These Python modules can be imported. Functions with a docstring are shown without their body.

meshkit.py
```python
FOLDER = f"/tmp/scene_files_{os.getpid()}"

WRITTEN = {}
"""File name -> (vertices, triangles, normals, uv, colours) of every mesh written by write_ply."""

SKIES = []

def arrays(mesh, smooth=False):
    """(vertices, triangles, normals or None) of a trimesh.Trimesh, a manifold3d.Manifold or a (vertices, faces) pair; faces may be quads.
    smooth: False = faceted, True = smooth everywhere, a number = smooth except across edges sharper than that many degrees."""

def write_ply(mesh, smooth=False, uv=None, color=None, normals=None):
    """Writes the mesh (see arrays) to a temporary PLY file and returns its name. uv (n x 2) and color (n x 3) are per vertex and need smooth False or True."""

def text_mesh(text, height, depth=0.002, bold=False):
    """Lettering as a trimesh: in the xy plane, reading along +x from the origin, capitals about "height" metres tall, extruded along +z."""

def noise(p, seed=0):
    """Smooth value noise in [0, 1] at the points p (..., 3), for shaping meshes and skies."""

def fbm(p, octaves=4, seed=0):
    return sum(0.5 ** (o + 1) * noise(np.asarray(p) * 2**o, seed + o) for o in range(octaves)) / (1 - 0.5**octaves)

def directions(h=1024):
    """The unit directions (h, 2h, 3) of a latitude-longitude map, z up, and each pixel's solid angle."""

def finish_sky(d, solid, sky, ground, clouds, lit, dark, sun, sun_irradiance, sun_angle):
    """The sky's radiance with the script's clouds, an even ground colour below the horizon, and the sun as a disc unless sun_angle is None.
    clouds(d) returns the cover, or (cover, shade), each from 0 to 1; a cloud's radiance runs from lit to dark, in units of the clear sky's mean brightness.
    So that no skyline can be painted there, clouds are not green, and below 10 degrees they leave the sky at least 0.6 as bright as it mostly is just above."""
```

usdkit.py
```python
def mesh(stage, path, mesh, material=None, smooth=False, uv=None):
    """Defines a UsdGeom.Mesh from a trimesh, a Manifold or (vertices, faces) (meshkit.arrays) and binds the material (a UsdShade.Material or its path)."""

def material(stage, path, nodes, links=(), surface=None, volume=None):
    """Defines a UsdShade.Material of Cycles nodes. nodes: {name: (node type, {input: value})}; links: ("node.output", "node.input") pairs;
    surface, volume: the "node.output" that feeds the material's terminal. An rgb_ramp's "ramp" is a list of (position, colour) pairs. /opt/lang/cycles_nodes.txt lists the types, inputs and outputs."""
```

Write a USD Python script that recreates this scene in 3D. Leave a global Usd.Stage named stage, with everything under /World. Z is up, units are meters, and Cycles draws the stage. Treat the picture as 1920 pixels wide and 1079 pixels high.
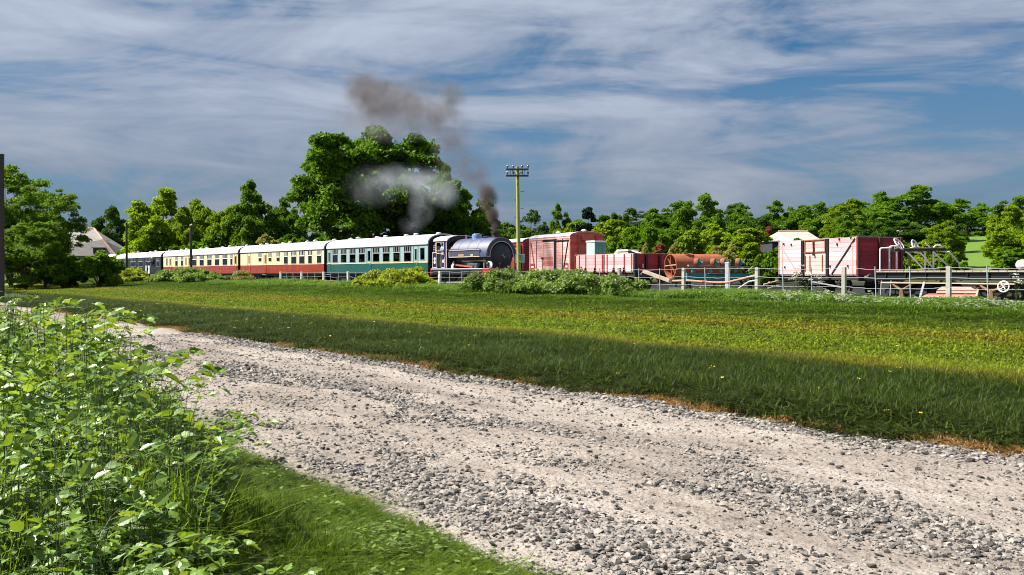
import math, numpy as np, trimesh, usdkit, meshkit
from pxr import Usd, UsdGeom, UsdLux, UsdShade, Gf, Sdf, Vt
from shapely.geometry import Polygon, box as sbox
from shapely.ops import unary_union
from scipy.sparse import coo_matrix
from scipy.sparse.csgraph import connected_components

stage = Usd.Stage.CreateInMemory()
UsdGeom.SetStageUpAxis(stage, 'Z')
UsdGeom.Xform.Define(stage, '/World')
UsdGeom.Scope.Define(stage, '/World/Looks')

# ------------------------------------------------------------------ camera
# world x runs along the railway (towards the right of the photograph), y away from the lane, z up
EYE, FW, RT, FPX = 1.6, np.array([-.7890, .6144, 0]), np.array([.6144, .7890, 0]), 1690.0
cam = UsdGeom.Camera.Define(stage, '/World/camera')
cam.AddTransformOp().Set(Gf.Matrix4d(RT[0], RT[1], 0, 0, 0, 0, 1, 0, -FW[0], -FW[1], 0, 0, 0, 0, EYE, 1))
cam.CreateHorizontalApertureAttr(36.0); cam.CreateVerticalApertureAttr(20.21)
cam.CreateFocalLengthAttr(36.0 * FPX / 1920)
cam.CreateVerticalApertureOffsetAttr(-26.5 / 1920 * 36.0)
EXPOSURE = 1.25
cam.CreateExposureAttr(EXPOSURE)

# ------------------------------------------------------------------ sky and sun
SUN_EL, SUN_AZ = math.radians(50), (-.615, -.789)
SUN_ROT = math.atan2(*SUN_AZ)
SKY_STRENGTH = .05
dome = UsdLux.DomeLight.Define(stage, '/World/sky')
dome.GetPrim().SetCustomDataByKey('kind', 'structure')
SKYMAT = usdkit.material(stage, '/World/Looks/sky_look', {
    'sky': ('sky_texture', {'sky_type': 'single_scattering', 'sun_disc': False, 'sun_elevation': SUN_EL, 'sun_rotation': SUN_ROT, 'altitude': 100.0, 'air_density': 1.0, 'aerosol_density': .35, 'ozone_density': 3.0}),
    'tint': ('mix', {'mix_type': 'multiply', 'fac': 1.0, 'color2': (.15, .50, .68)}),
    'tc': ('texture_coordinate', {}),
    'sep': ('separate_xyz', {}),
    'rot': ('mapping', {'mapping_type': 'point', 'rotation': (0, 0, -math.atan2(RT[1], RT[0]))}),
    'map': ('mapping', {'rotation': (0, math.radians(5), 0), 'scale': (2.6, 1.6, 9.0), 'location': (.35, .2, 1.3)}),
    'map2': ('mapping', {'rotation': (0, math.radians(-11), 0), 'scale': (3.6, 2.4, 26.0), 'location': (3.1, 0, 0)}),
    'n1': ('noise_texture', {'scale': 1.0, 'detail': 9.0, 'roughness': .58, 'distortion': 1.0}),
    'n2': ('noise_texture', {'scale': 1.0, 'detail': 8.0, 'roughness': .62, 'distortion': 1.1}),
    'sum': ('mix_float', {'fac': .27}),
    'ramp': ('rgb_ramp', {'ramp': [(0, (.0,) * 3), (.38, (.0,) * 3), (.44, (.5,) * 3), (.50, (.88,) * 3), (.58, (1,) * 3), (1, (1,) * 3)]}),
    'tone': ('rgb_ramp', {'ramp': [(0, (2.0, 2.45, 3.3)), (.42, (2.4, 2.85, 3.8)), (.62, (4.0, 4.6, 5.7)), (1, (5.2, 5.7, 6.6))]}),
    'low': ('map_range', {'value': 0.0, 'from_min': .0, 'from_max': .2, 'to_min': .55, 'to_max': 1.0, 'clamp': True}),
    'veil': ('mix', {'mix_type': 'multiply', 'fac': 1.0}),
    'lowf': ('map_range', {'value': 0.0, 'from_min': .0, 'from_max': .26, 'to_min': 1.0, 'to_max': 0.0, 'clamp': True}),
    'cov': ('math', {'math_type': 'maximum', 'use_clamp': True}),
    'all': ('mix', {'mix_type': 'mix'}),
    'bg': ('background_shader', {'strength': SKY_STRENGTH}),
}, [('sky.color', 'tint.color1'), ('tc.generated', 'sep.vector'), ('tc.generated', 'rot.vector'), ('rot.vector', 'map.vector'), ('rot.vector', 'map2.vector'), ('map.vector', 'n1.vector'), ('map2.vector', 'n2.vector'),
    ('n1.fac', 'sum.a'), ('n2.fac', 'sum.b'), ('sum.result', 'ramp.fac'), ('sum.result', 'tone.fac'),
    ('sep.z', 'low.value'), ('tone.color', 'veil.color1'), ('low.result', 'veil.color2'),
    ('sep.z', 'lowf.value'), ('lowf.result', 'cov.value1'), ('ramp.color', 'cov.value2'),
    ('cov.value', 'all.fac'), ('tint.color', 'all.color1'), ('veil.color', 'all.color2'), ('all.color', 'bg.color')], surface='bg.background')
UsdShade.MaterialBindingAPI.Apply(dome.GetPrim()).Bind(SKYMAT)

sun = UsdLux.DistantLight.Define(stage, '/World/sun')
sv = np.array([SUN_AZ[0] * math.cos(SUN_EL), SUN_AZ[1] * math.cos(SUN_EL), math.sin(SUN_EL)]); sv /= np.linalg.norm(sv)
sx = np.cross([0, 0, 1.0], sv); sx /= np.linalg.norm(sx); sy = np.cross(sv, sx)
sun.AddTransformOp().Set(Gf.Matrix4d(*sx, 0, *sy, 0, *sv, 0, 0, 0, 50, 1))
sun.CreateIntensityAttr(1.25); sun.CreateAngleAttr(.53); sun.CreateNormalizeAttr(True); sun.CreateColorAttr(Gf.Vec3f(1, .95, .87))

# ------------------------------------------------------------------ helpers
def at(px, y):
    """A point of the vertical plane y = const seen in column px of the survey: (x, distance)."""
    u = (px - 960) / FPX
    t = y / (FW[1] + u * RT[1])
    return t * (FW[0] + u * RT[0]), t
def at_depth(px, t):
    u = (px - 960) / FPX
    return t * (FW[0] + u * RT[0]), t * (FW[1] + u * RT[1])
def hz(py, t): return EYE + (513 - py) * t / FPX

_names = {}
def numbered(parent, name):
    k = (parent, name); n = _names.get(k, 0); _names[k] = n + 1
    return f'{parent}/{name}' if n == 0 else f'{parent}/{name}_{n:03d}'
def pth(o): return '/World' if o is None else (o if isinstance(o, str) else str((o.GetPrim() if hasattr(o, 'GetPrim') else o).GetPath()))
def tag(o, label=None, cat=None, group=None, kind=None):
    p = o.GetPrim() if hasattr(o, 'GetPrim') else o
    for k, v in (('label', label), ('category', cat), ('group', group), ('kind', kind)):
        if v: p.SetCustomDataByKey(k, v)
    return o
def thing(name, label=None, cat=None, loc=(0, 0, 0), rotz=0., group=None, kind=None, scale=None, parent=None):
    x = UsdGeom.Xform.Define(stage, numbered(pth(parent), name))
    x.AddTranslateOp().Set(Gf.Vec3d(*map(float, loc))); x.AddRotateZOp().Set(float(rotz))
    if scale is not None: x.AddScaleOp().Set(Gf.Vec3f(*map(float, np.broadcast_to(scale, 3))))
    return tag(x, label, cat, group, kind)
def copy_of(src, loc, rotz=0., scale=None, label=None, group=None, name=None, cat=None):
    p = src.GetPrim()
    base = name or p.GetName().rstrip('0123456789').rstrip('_')
    x = UsdGeom.Xform.Define(stage, numbered('/World', base))
    x.GetPrim().GetReferences().AddInternalReference(p.GetPath())
    x.ClearXformOpOrder()
    x.AddTranslateOp().Set(Gf.Vec3d(*map(float, loc))); x.AddRotateZOp().Set(float(rotz))
    x.AddScaleOp().Set(Gf.Vec3f(*map(float, np.broadcast_to(1. if scale is None else scale, 3))))
    x.GetPrim().SetInstanceable(True)
    return tag(x, label, cat or p.GetCustomDataByKey('category'), group or p.GetCustomDataByKey('group'))
LEAFY = set()
def vary(m, mesh, mat):
    """A random number for every leaf or blade, for the leaf materials."""
    if str(mat.GetPath()) not in LEAFY: return m
    v, f, _ = meshkit.arrays(mesh, False); n = len(v)
    g = coo_matrix((np.ones(2 * len(f)), (np.r_[f[:, 0], f[:, 1]], np.r_[f[:, 1], f[:, 2]])), (n, n)); k, lab = connected_components(g, False)
    UsdGeom.PrimvarsAPI(m).CreatePrimvar('rnd', Sdf.ValueTypeNames.FloatArray, 'vertex').Set(Vt.FloatArray.FromNumpy(np.random.default_rng(k).uniform(size=k)[lab].astype(np.float32))); return m
def obj(name, mesh, mat, parent=None, smooth=False, label=None):
    if isinstance(mesh, MB): mesh = mesh.mesh()
    m = vary(usdkit.mesh(stage, numbered(pth(parent), name), mesh, mat, smooth), mesh, mat)
    if label: tag(m, label)
    return m
def smooths(a, b, x): t = np.clip((x - a) / (b - a), 0, 1); return t * t * (3 - 2 * t)

def tube(points, radii, sides=6, cap=True):
    p = np.asarray(points, float); n = len(p)
    t = np.gradient(p, axis=0); t /= np.linalg.norm(t, axis=1, keepdims=True) + 1e-12
    ref = np.where(np.abs(t[:, 2:]) < .95, [0, 0, 1.0], [1.0, 0, 0])
    a = np.cross(t, ref); a /= np.linalg.norm(a, axis=1, keepdims=True) + 1e-12
    b = np.cross(t, a); ang = np.arange(sides) * 2 * np.pi / sides
    r = np.broadcast_to(radii, (n,))
    v = (p[:, None] + r[:, None, None] * (np.cos(ang)[None, :, None] * a[:, None] + np.sin(ang)[None, :, None] * b[:, None])).reshape(-1, 3)
    i, j = np.meshgrid(np.arange(n - 1), np.arange(sides), indexing='ij')
    q = np.stack([i * sides + j, i * sides + (j + 1) % sides, (i + 1) * sides + (j + 1) % sides, (i + 1) * sides + j], -1).reshape(-1, 4)
    f = np.vstack([q[:, [0, 2, 1]], q[:, [0, 3, 2]]])
    if cap:
        k = len(v); v = np.vstack([v, p[:1], p[-1:]]); s = np.arange(sides); e = (n - 1) * sides
        f = np.vstack([f, np.stack([np.full(sides, k), s, (s + 1) % sides], 1), np.stack([np.full(sides, k + 1), e + (s + 1) % sides, e + s], 1)])
    return v, f
class MB:
    """Collects shapes that become one mesh."""
    def __init__(s): s.v, s.f, s.n = [], [], 0
    def add(s, v, f=None):
        if f is None:
            if hasattr(v, 'to_mesh'): m = v.to_mesh(); v, f = m.vert_properties[:, :3], m.tri_verts
            else: v, f = v.vertices, v.faces
        s.v.append(np.asarray(v, float)); s.f.append(np.asarray(f, int) + s.n); s.n += len(v); return s
    def box(s, x0, x1, y0, y1, z0, z1):
        b = trimesh.creation.box([abs(x1 - x0), abs(y1 - y0), abs(z1 - z0)]); b.apply_translation([(x0 + x1) / 2, (y0 + y1) / 2, (z0 + z1) / 2]); return s.add(b)
    def bar(s, p, q, w, h=None, up=(0, 0, 1)):
        """A square bar from p to q, w across and h along up."""
        p, q = np.asarray(p, float), np.asarray(q, float); h = h or w
        t = (q - p) / np.linalg.norm(q - p); up = np.asarray(up, float)
        if abs(t @ up) > .95: up = np.array([1., 0, 0])
        a = np.cross(t, up); a /= np.linalg.norm(a); b = np.cross(a, t)
        c = [(-1, -1), (1, -1), (1, 1), (-1, 1)]
        v = [e + a * i * w / 2 + b * j * h / 2 for e in (p, q) for i, j in c]
        f = [[0, 2, 1], [0, 3, 2], [4, 5, 6], [4, 6, 7]]
        for k in range(4): m = (k + 1) % 4; f += [[k, m, m + 4], [k, m + 4, k + 4]]
        return s.add(v, [x[::-1] for x in f] if False else f)
    def tube(s, pts, r, sides=6): return s.add(*tube(pts, r, sides))
    def cyl(s, p, q, r, sides=16): return s.add(*tube([p, q], r, sides))
    def lathe(s, p, axis, prof, sides=20):
        """prof: (distance along the axis, radius)."""
        axis = np.asarray(axis, float); axis /= np.linalg.norm(axis)
        pts = [np.asarray(p) + axis * d for d, r in prof]
        ref = np.array([0, 0, 1.]) if abs(axis[2]) < .9 else np.array([1., 0, 0])
        a = np.cross(axis, ref); a /= np.linalg.norm(a); b = np.cross(axis, a); ang = np.arange(sides) * 2 * np.pi / sides
        v = np.vstack([c + r * (np.cos(ang)[:, None] * a + np.sin(ang)[:, None] * b) for c, (d, r) in zip(pts, prof)])
        n = len(prof); i, j = np.meshgrid(np.arange(n - 1), np.arange(sides), indexing='ij')
        q = np.stack([i * sides + j, i * sides + (j + 1) % sides, (i + 1) * sides + (j + 1) % sides, (i + 1) * sides + j], -1).reshape(-1, 4)
        f = np.vstack([q[:, [0, 1, 2]], q[:, [0, 2, 3]]])
        k = len(v); v = np.vstack([v, pts[:1], pts[-1:]]); t = np.arange(sides); e = (n - 1) * sides
        f = np.vstack([f, np.stack([np.full(sides, k), (t + 1) % sides, t], 1), np.stack([np.full(sides, k + 1), e + t, e + (t + 1) % sides], 1)])
        return s.add(v, f)
    def prism(s, poly, y0, y1):
        """A polygon in (x, z) with thickness from y0 to y1."""
        for g in getattr(poly, 'geoms', [poly]):
            m = trimesh.creation.extrude_polygon(g, abs(y1 - y0), engine='earcut')
            v = m.vertices; s.add(np.stack([v[:, 0], max(y0, y1) - v[:, 2], v[:, 1]], 1), m.faces)
        return s
    def prism_x(s, poly, x0, x1):
        """A polygon in (y, z) with thickness from x0 to x1."""
        for g in getattr(poly, 'geoms', [poly]):
            m = trimesh.creation.extrude_polygon(g, abs(x1 - x0), engine='earcut')
            v = m.vertices; s.add(np.stack([min(x0, x1) + v[:, 2], v[:, 0], v[:, 1]], 1), m.faces)
        return s
    def prism_z(s, poly, z0, z1):
        for g in getattr(poly, 'geoms', [poly]):
            m = trimesh.creation.extrude_polygon(g, abs(z1 - z0), engine='earcut'); m.apply_translation([0, 0, min(z0, z1)]); s.add(m)
        return s
    def ring(s, c, axis, R, r, n=24, sides=6):
        axis = np.asarray(axis, float); axis /= np.linalg.norm(axis); ref = np.array([0, 0, 1.]) if abs(axis[2]) < .9 else np.array([1., 0, 0])
        a = np.cross(axis, ref); a /= np.linalg.norm(a); b = np.cross(axis, a); v, f = [], []
        for i in range(n):
            th = 2 * np.pi * i / n; d = np.cos(th) * a + np.sin(th) * b
            for j in range(sides):
                ph = 2 * np.pi * j / sides; v.append(np.asarray(c) + d * (R + r * np.cos(ph)) + axis * r * np.sin(ph))
                k, m, l, o = i * sides + j, i * sides + (j + 1) % sides, ((i + 1) % n) * sides + j, ((i + 1) % n) * sides + (j + 1) % sides
                f += [[k, l, m], [m, l, o]]
        return s.add(v, f)
    def mesh(s): return trimesh.Trimesh(np.vstack(s.v), np.vstack(s.f), process=False)

# ------------------------------------------------------------------ materials
_mats = {}
def paint(name, c, rough=.55, var=.25, scale=3., c2=None, bump=0., bscale=40., metallic=0., coat=0., spec=.5, detail=5., stretch=None, local=False, worn=0., worn_c=None):
    """A solid surface: its colour drifts between c and c2 (or a darker c) with noise; optional worn patches and fine relief."""
    if name in _mats: return _mats[name]
    c = tuple(c); c2 = tuple(c2) if c2 is not None else tuple(x * (1 - var) for x in c)
    n = {'pos': ('texture_coordinate', {}) if local else ('geometry', {}), 'map': ('mapping', {'scale': stretch or (1, 1, 1)}),
         'noise': ('noise_texture', {'scale': scale, 'detail': detail, 'roughness': .65}),
         'ramp': ('rgb_ramp', {'ramp': [(.3, c2), (.68, c)]}),
         'p': ('principled_bsdf', {'roughness': rough, 'metallic': metallic, 'coat_weight': coat, 'coat_roughness': .12 if coat < .9 else .40, 'coat_ior': 1.5 if coat < .9 else 2.3, 'specular_ior_level': spec})}
    l = [('pos.object' if local else 'pos.position', 'map.vector'), ('map.vector', 'noise.vector'), ('noise.fac', 'ramp.fac')]
    src = 'ramp.color'
    if worn:
        n['wn'] = ('noise_texture', {'scale': scale * 2.7, 'detail': 8.0, 'roughness': .75}); n['wr'] = ('rgb_ramp', {'ramp': [(1 - worn - .06, (0,) * 3), (1 - worn + .05, (1,) * 3)]})
        n['wm'] = ('mix', {'mix_type': 'mix', 'color2': worn_c or (.12, .07, .04)})
        l += [('map.vector', 'wn.vector'), ('wn.fac', 'wr.fac'), ('wr.color', 'wm.fac'), (src, 'wm.color1')]; src = 'wm.color'
    l.append((src, 'p.base_color'))
    if bump:
        n['bn'] = ('noise_texture', {'scale': bscale, 'detail': 4.0}); n['b'] = ('bump', {'strength': bump, 'distance': .02})
        l += [('map.vector', 'bn.vector'), ('bn.fac', 'b.height'), ('b.normal', 'p.normal')]
    _mats[name] = usdkit.material(stage, f'/World/Looks/{name}', n, l, surface='p.BSDF'); return _mats[name]
def leafy(name, dark, light, trans=.35, rough=.5, scale=.35, back=None, spec=.2):
    """Leaves: colour differs from leaf to leaf and drifts over the plant; some light passes through."""
    if name in _mats: return _mats[name]
    tl = tuple(min(1, x * k) for x, k in zip(light, (1.5, 1.6, .7))) if back is None else back
    _mats[name] = usdkit.material(stage, f'/World/Looks/{name}', {
        'g': ('geometry', {}), 'rn': ('attribute', {'attribute': 'rnd'}), 'o': ('object_info', {}), 'noise': ('noise_texture', {'scale': scale, 'detail': 2.0}),
        's1': ('math', {'math_type': 'multiply_add', 'value2': .55, 'value3': -.05}), 's2': ('math', {'math_type': 'multiply_add', 'value2': .65}),
        's3': ('math', {'math_type': 'multiply_add', 'value2': .18}),
        'ramp': ('rgb_ramp', {'ramp': [(.15, dark), (.5, tuple((a + b) / 2 for a, b in zip(dark, light))), (.92, light)]}),
        'p': ('principled_bsdf', {'roughness': rough, 'specular_ior_level': spec}), 'tc': ('mix', {'mix_type': 'multiply', 'fac': 1.0, 'color2': tuple(a / max(b, 1e-4) for a, b in zip(tl, light))}),
        't': ('translucent_bsdf', {}), 'm': ('mix_closure', {'fac': trans})},
        [('g.position', 'noise.vector'), ('rn.fac', 's1.value1'), ('noise.fac', 's2.value1'), ('s1.value', 's2.value3'), ('o.random', 's3.value1'), ('s2.value', 's3.value3'), ('s3.value', 'ramp.fac'),
         ('ramp.color', 'p.base_color'), ('ramp.color', 'tc.color1'), ('tc.color', 't.color'), ('p.BSDF', 'm.closure1'), ('t.BSDF', 'm.closure2')], surface='m.closure')
    LEAFY.add(f'/World/Looks/{name}')
    return _mats[name]
def pane(name='window_glass', tint=(.72, .78, .76), rough=.02):
    if name in _mats: return _mats[name]
    _mats[name] = usdkit.material(stage, f'/World/Looks/{name}', {'t': ('transparent_bsdf', {'color': tint}), 'g': ('glossy_bsdf', {'roughness': rough, 'color': (.9, .95, 1)}), 'f': ('fresnel', {'IOR': 1.9}), 'm': ('mix_closure', {})},
        [('f.fac', 'm.fac'), ('t.BSDF', 'm.closure1'), ('g.BSDF', 'm.closure2')], surface='m.closure'); return _mats[name]

BLACK = paint('black_paint', (.012, .012, .014), .45, .3, 2)
SOOT = paint('sooty_iron', (.02, .019, .018), .6, .5, 4, bump=.2)
IRON = paint('dark_iron', (.05, .046, .043), .6, .5, 5, bump=.2, worn=.3, worn_c=(.12, .06, .03))
RUST = paint('rusty_iron', (.28, .10, .045), .8, .5, 4, c2=(.13, .045, .025), bump=.4, bscale=30)
GREYIRON = paint('grey_metal', (.42, .43, .45), .45, .3, 4, metallic=.3)
WHITEP = paint('white_paint', (.78, .77, .74), .45, .12, 2)
CREAM = paint('cream_paint', (.72, .60, .36), .35, .07, 1.2, coat=.2)
MAROON = paint('crimson_paint', (.30, .035, .018), .22, .4, 1.5, coat=.5)
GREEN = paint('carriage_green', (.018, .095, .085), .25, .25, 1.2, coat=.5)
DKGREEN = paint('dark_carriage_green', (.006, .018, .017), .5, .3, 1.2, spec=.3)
ROOFW = paint('carriage_roof_grey', (.54, .54, .56), .6, .18, .9, worn=.3, worn_c=(.42, .41, .40))
BLUE = paint('loco_blue', (.010, .019, .085), .35, .25, 1.5, coat=.4)
TANKBLUE = paint('polished_tank_blue', (.010, .017, .085), .36, .25, 1.5, coat=1.0, spec=.8)
RED = paint('buffer_red', (.42, .02, .018), .35, .25, 3)
REDVAN = paint('van_red', (.42, .045, .03), .6, .35, 2.2, worn=.2, worn_c=(.5, .22, .17))
REDSIDE = [paint(f'sunlit_red_{k}', c, .7, .2, 2.0, stretch=(1, 1, 3), worn=.3, worn_c=w, bump=.15) for k, c, w in (('a', (.74, .39, .35), (.60, .16, .13)), ('b', (.77, .47, .43), (.64, .24, .2)), ('c', (.70, .34, .30), (.76, .52, .48)))]  # red sides lightened to pink: sun glare painted into the colour, worn patches on top
REDPINK = [paint(f'sunlit_pink_{k}', c, .7, .12, 2.0, stretch=(1, 1, 3), worn=.26, worn_c=w, bump=.15) for k, c, w in (('a', (.68, .37, .38), (.54, .16, .17)), ('b', (.74, .48, .48), (.60, .23, .23)), ('c', (.64, .32, .33), (.75, .53, .53)))]  # open wagon sides: overexposed sunlight put into the paint colour, plus worn patches
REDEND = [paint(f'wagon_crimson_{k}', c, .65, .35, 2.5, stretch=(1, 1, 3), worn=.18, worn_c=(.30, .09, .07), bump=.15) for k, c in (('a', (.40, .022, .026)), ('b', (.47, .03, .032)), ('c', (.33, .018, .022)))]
REDEND2 = [paint(f'van_end_red_{k}', c, .65, .3, 2.5, stretch=(1, 1, 3), worn=.18, worn_c=(.55, .16, .11), bump=.15) for k, c in (('a', (.76, .12, .075)), ('b', (.80, .15, .095)), ('c', (.70, .095, .06)))]
TEAL = paint('teal_paint', (.03, .24, .23), .5, .35, 3, worn=.22, worn_c=(.16, .09, .05))
PALETEAL = paint('pale_teal_board', (.42, .60, .58), .55, .15, 2, stretch=(3, 3, 1), worn=.2, worn_c=(.60, .70, .68))
WOOD = paint('weathered_wood', (.40, .32, .24), .8, .4, 3, stretch=(1, 1, 1), bump=.3)
PINKWOOD = paint('pinkish_plank', (.66, .42, .33), .7, .2, 3, bump=.2)
CONCRETE = paint('concrete_post', (.40, .385, .33), .85, .25, 5, worn=.2, worn_c=(.36, .34, .27), bump=.3)
WHITEPOST = paint('whitened_post', (.62, .61, .57), .75, .2, 5, bump=.2)
WIRE = paint('galvanised_wire', (.24, .255, .265), .5, .15, 5)
POLEW = paint('pole_wood', (.36, .38, .11), .8, .4, 2, stretch=(6, 6, .5), bump=.3)
POLED = paint('dark_pole_wood', (.045, .038, .03), .8, .4, 2, stretch=(6, 6, .5))
GLASS = pane()
SEAT = paint('seat_cloth', (.05, .08, .12), .9, .3)
FLOOR = paint('carriage_floor', (.04, .035, .03), .9, .3)
BARK = paint('bark', (.09, .07, .05), .9, .5, 4, stretch=(1, 1, .3), bump=.5, local=True)

# ------------------------------------------------------------------ ground, lane, turf
def ground(x, y):
    x, y = np.asarray(x, float), np.asarray(y, float)
    z = .033 * (np.clip(y, 8.3, 28) - 8.3) + .0 * x
    z = z + (.5 - z) * smooths(28.3, 30.5, y)
    z = z + .10 * smooths(2.9, 1.3, y) - .07 * smooths(2.7, 3.1, y) * smooths(8.6, 8.1, y)
    z = z + 7.5 * smooths(62, 165, y) + 3.5 * smooths(150, 420, y)
    return z + .05 * (meshkit.fbm(np.stack([x * .35, y * .35, 0 * x], -1), 3, 5) - .5)

def turf(name, blades):
    """Field colours by distance from the lane: long strip, mown grass with straw-coloured wheel lines, rough bank."""
    k = 1.2 if blades else .95
    g = lambda r, gg, b: (r * k, gg * k, b * k * .35)
    ramp = [(0, g(.035, .055, .010)), (.02, g(.04, .062, .012)), (.16, g(.038, .066, .012)), (.205, g(.09, .10, .014)), (.222, g(.145, .14, .014)), (.24, g(.155, .19, .012)), (.31, g(.12, .175, .010)), (.40, g(.15, .19, .012)),
            (.435, g(.15, .15, .016)), (.455, g(.20, .175, .024)), (.48, g(.155, .18, .014)), (.54, g(.10, .15, .011)), (.62, g(.075, .125, .012)), (.8, g(.065, .125, .014)), (.96, g(.075, .13, .018)), (1, (.022, .019, .014))]  # last stop: shadow and black junk under the wagons put into the ground colour
    n = {'g': ('geometry', {}), 'sep': ('separate_xyz', {}), 'map': ('mapping', {'scale': (.22, .8, 1)}), 'n1': ('noise_texture', {'scale': 1.0, 'detail': 6.0, 'roughness': .75}), 'n2': ('noise_texture', {'scale': .09, 'detail': 2.0}),
         'n3': ('noise_texture', {'scale': 14.0, 'detail': 5.0, 'roughness': .7}),
         'y1': ('math', {'math_type': 'multiply_add', 'value2': 3.6}), 'y2': ('math', {'math_type': 'multiply_add', 'value2': 2.0}),
         'fr': ('map_range', {'from_min': 8.0 + 2.8, 'from_max': 30.0 + 2.8, 'to_min': 0.0, 'to_max': 1.0, 'clamp': True}),
         'ramp': ('rgb_ramp', {'ramp': ramp}), 'v': ('map_range', {'from_min': .3, 'from_max': .7, 'to_min': .62, 'to_max': 1.35}), 'mul': ('mix', {'mix_type': 'multiply', 'fac': 1.0}),
         'hill': ('map_range', {'from_min': 72.0, 'from_max': 90.0, 'to_min': 0.0, 'to_max': 1.0, 'clamp': True}), 'hm': ('mix', {'mix_type': 'mix', 'color2': (.10, .18, .012)}),
         'p': ('principled_bsdf', {'roughness': .6, 'specular_ior_level': .3})}
    l = [('g.position', 'sep.vector'), ('g.position', 'map.vector'), ('map.vector', 'n1.vector'), ('g.position', 'n2.vector'), ('g.position', 'n3.vector'), ('n1.fac', 'y1.value1'), ('sep.y', 'y1.value3'), ('n2.fac', 'y2.value1'), ('y1.value', 'y2.value3'),
         ('y2.value', 'fr.value'), ('fr.result', 'ramp.fac'), ('sep.y', 'hill.value'), ('ramp.color', 'hm.color1'), ('hill.result', 'hm.fac'), ('hm.color', 'mul.color1'), ('v.result', 'mul.color2')]
    if blades:
        n |= {'rn': ('attribute', {'attribute': 'rnd'}), 't': ('translucent_bsdf', {}), 'm': ('mix_closure', {'fac': .35})}
        l += [('rn.fac', 'v.value'), ('mul.color', 'p.base_color'), ('mul.color', 't.color'), ('p.BSDF', 'm.closure1'), ('t.BSDF', 'm.closure2')]
        n['v'] = ('map_range', {'from_min': 0.0, 'from_max': 1.0, 'to_min': .15, 'to_max': 1.85})
    else:
        n['b'] = ('bump', {'strength': .8, 'distance': .05}); l += [('n3.fac', 'v.value'), ('mul.color', 'p.base_color'), ('n3.fac', 'b.height'), ('b.normal', 'p.normal')]
    return usdkit.material(stage, f'/World/Looks/{name}', n, l, surface='m.closure' if blades else 'p.BSDF')
LEAFY.add('/World/Looks/field_blades')
TURF, TURFB = turf('field_ground', False), turf('field_blades', True)

gx = np.unique(np.concatenate([np.linspace(-2500, -200, 18), np.arange(-200, 60, 1.0), np.linspace(60, 2500, 18)]))
gy = np.unique(np.concatenate([np.linspace(-2500, -30, 14), np.arange(-30, 1, 1.0), np.arange(1, 32, .25), np.arange(32, 180, 2.0), np.linspace(180, 2500, 18)]))
X, Y = np.meshgrid(gx, gy, indexing='ij'); Z = ground(X, Y)
i, j = np.meshgrid(np.arange(len(gx) - 1), np.arange(len(gy) - 1), indexing='ij'); k = len(gy)
q = np.stack([i * k + j, (i + 1) * k + j, (i + 1) * k + j + 1, i * k + j + 1], -1).reshape(-1, 4)
tag(obj('ground', (np.stack([X, Y, Z], -1).reshape(-1, 3), q), TURF, smooth=True), 'grassy field sloping gently up from the lane to the railway', None, None, 'structure')

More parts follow.
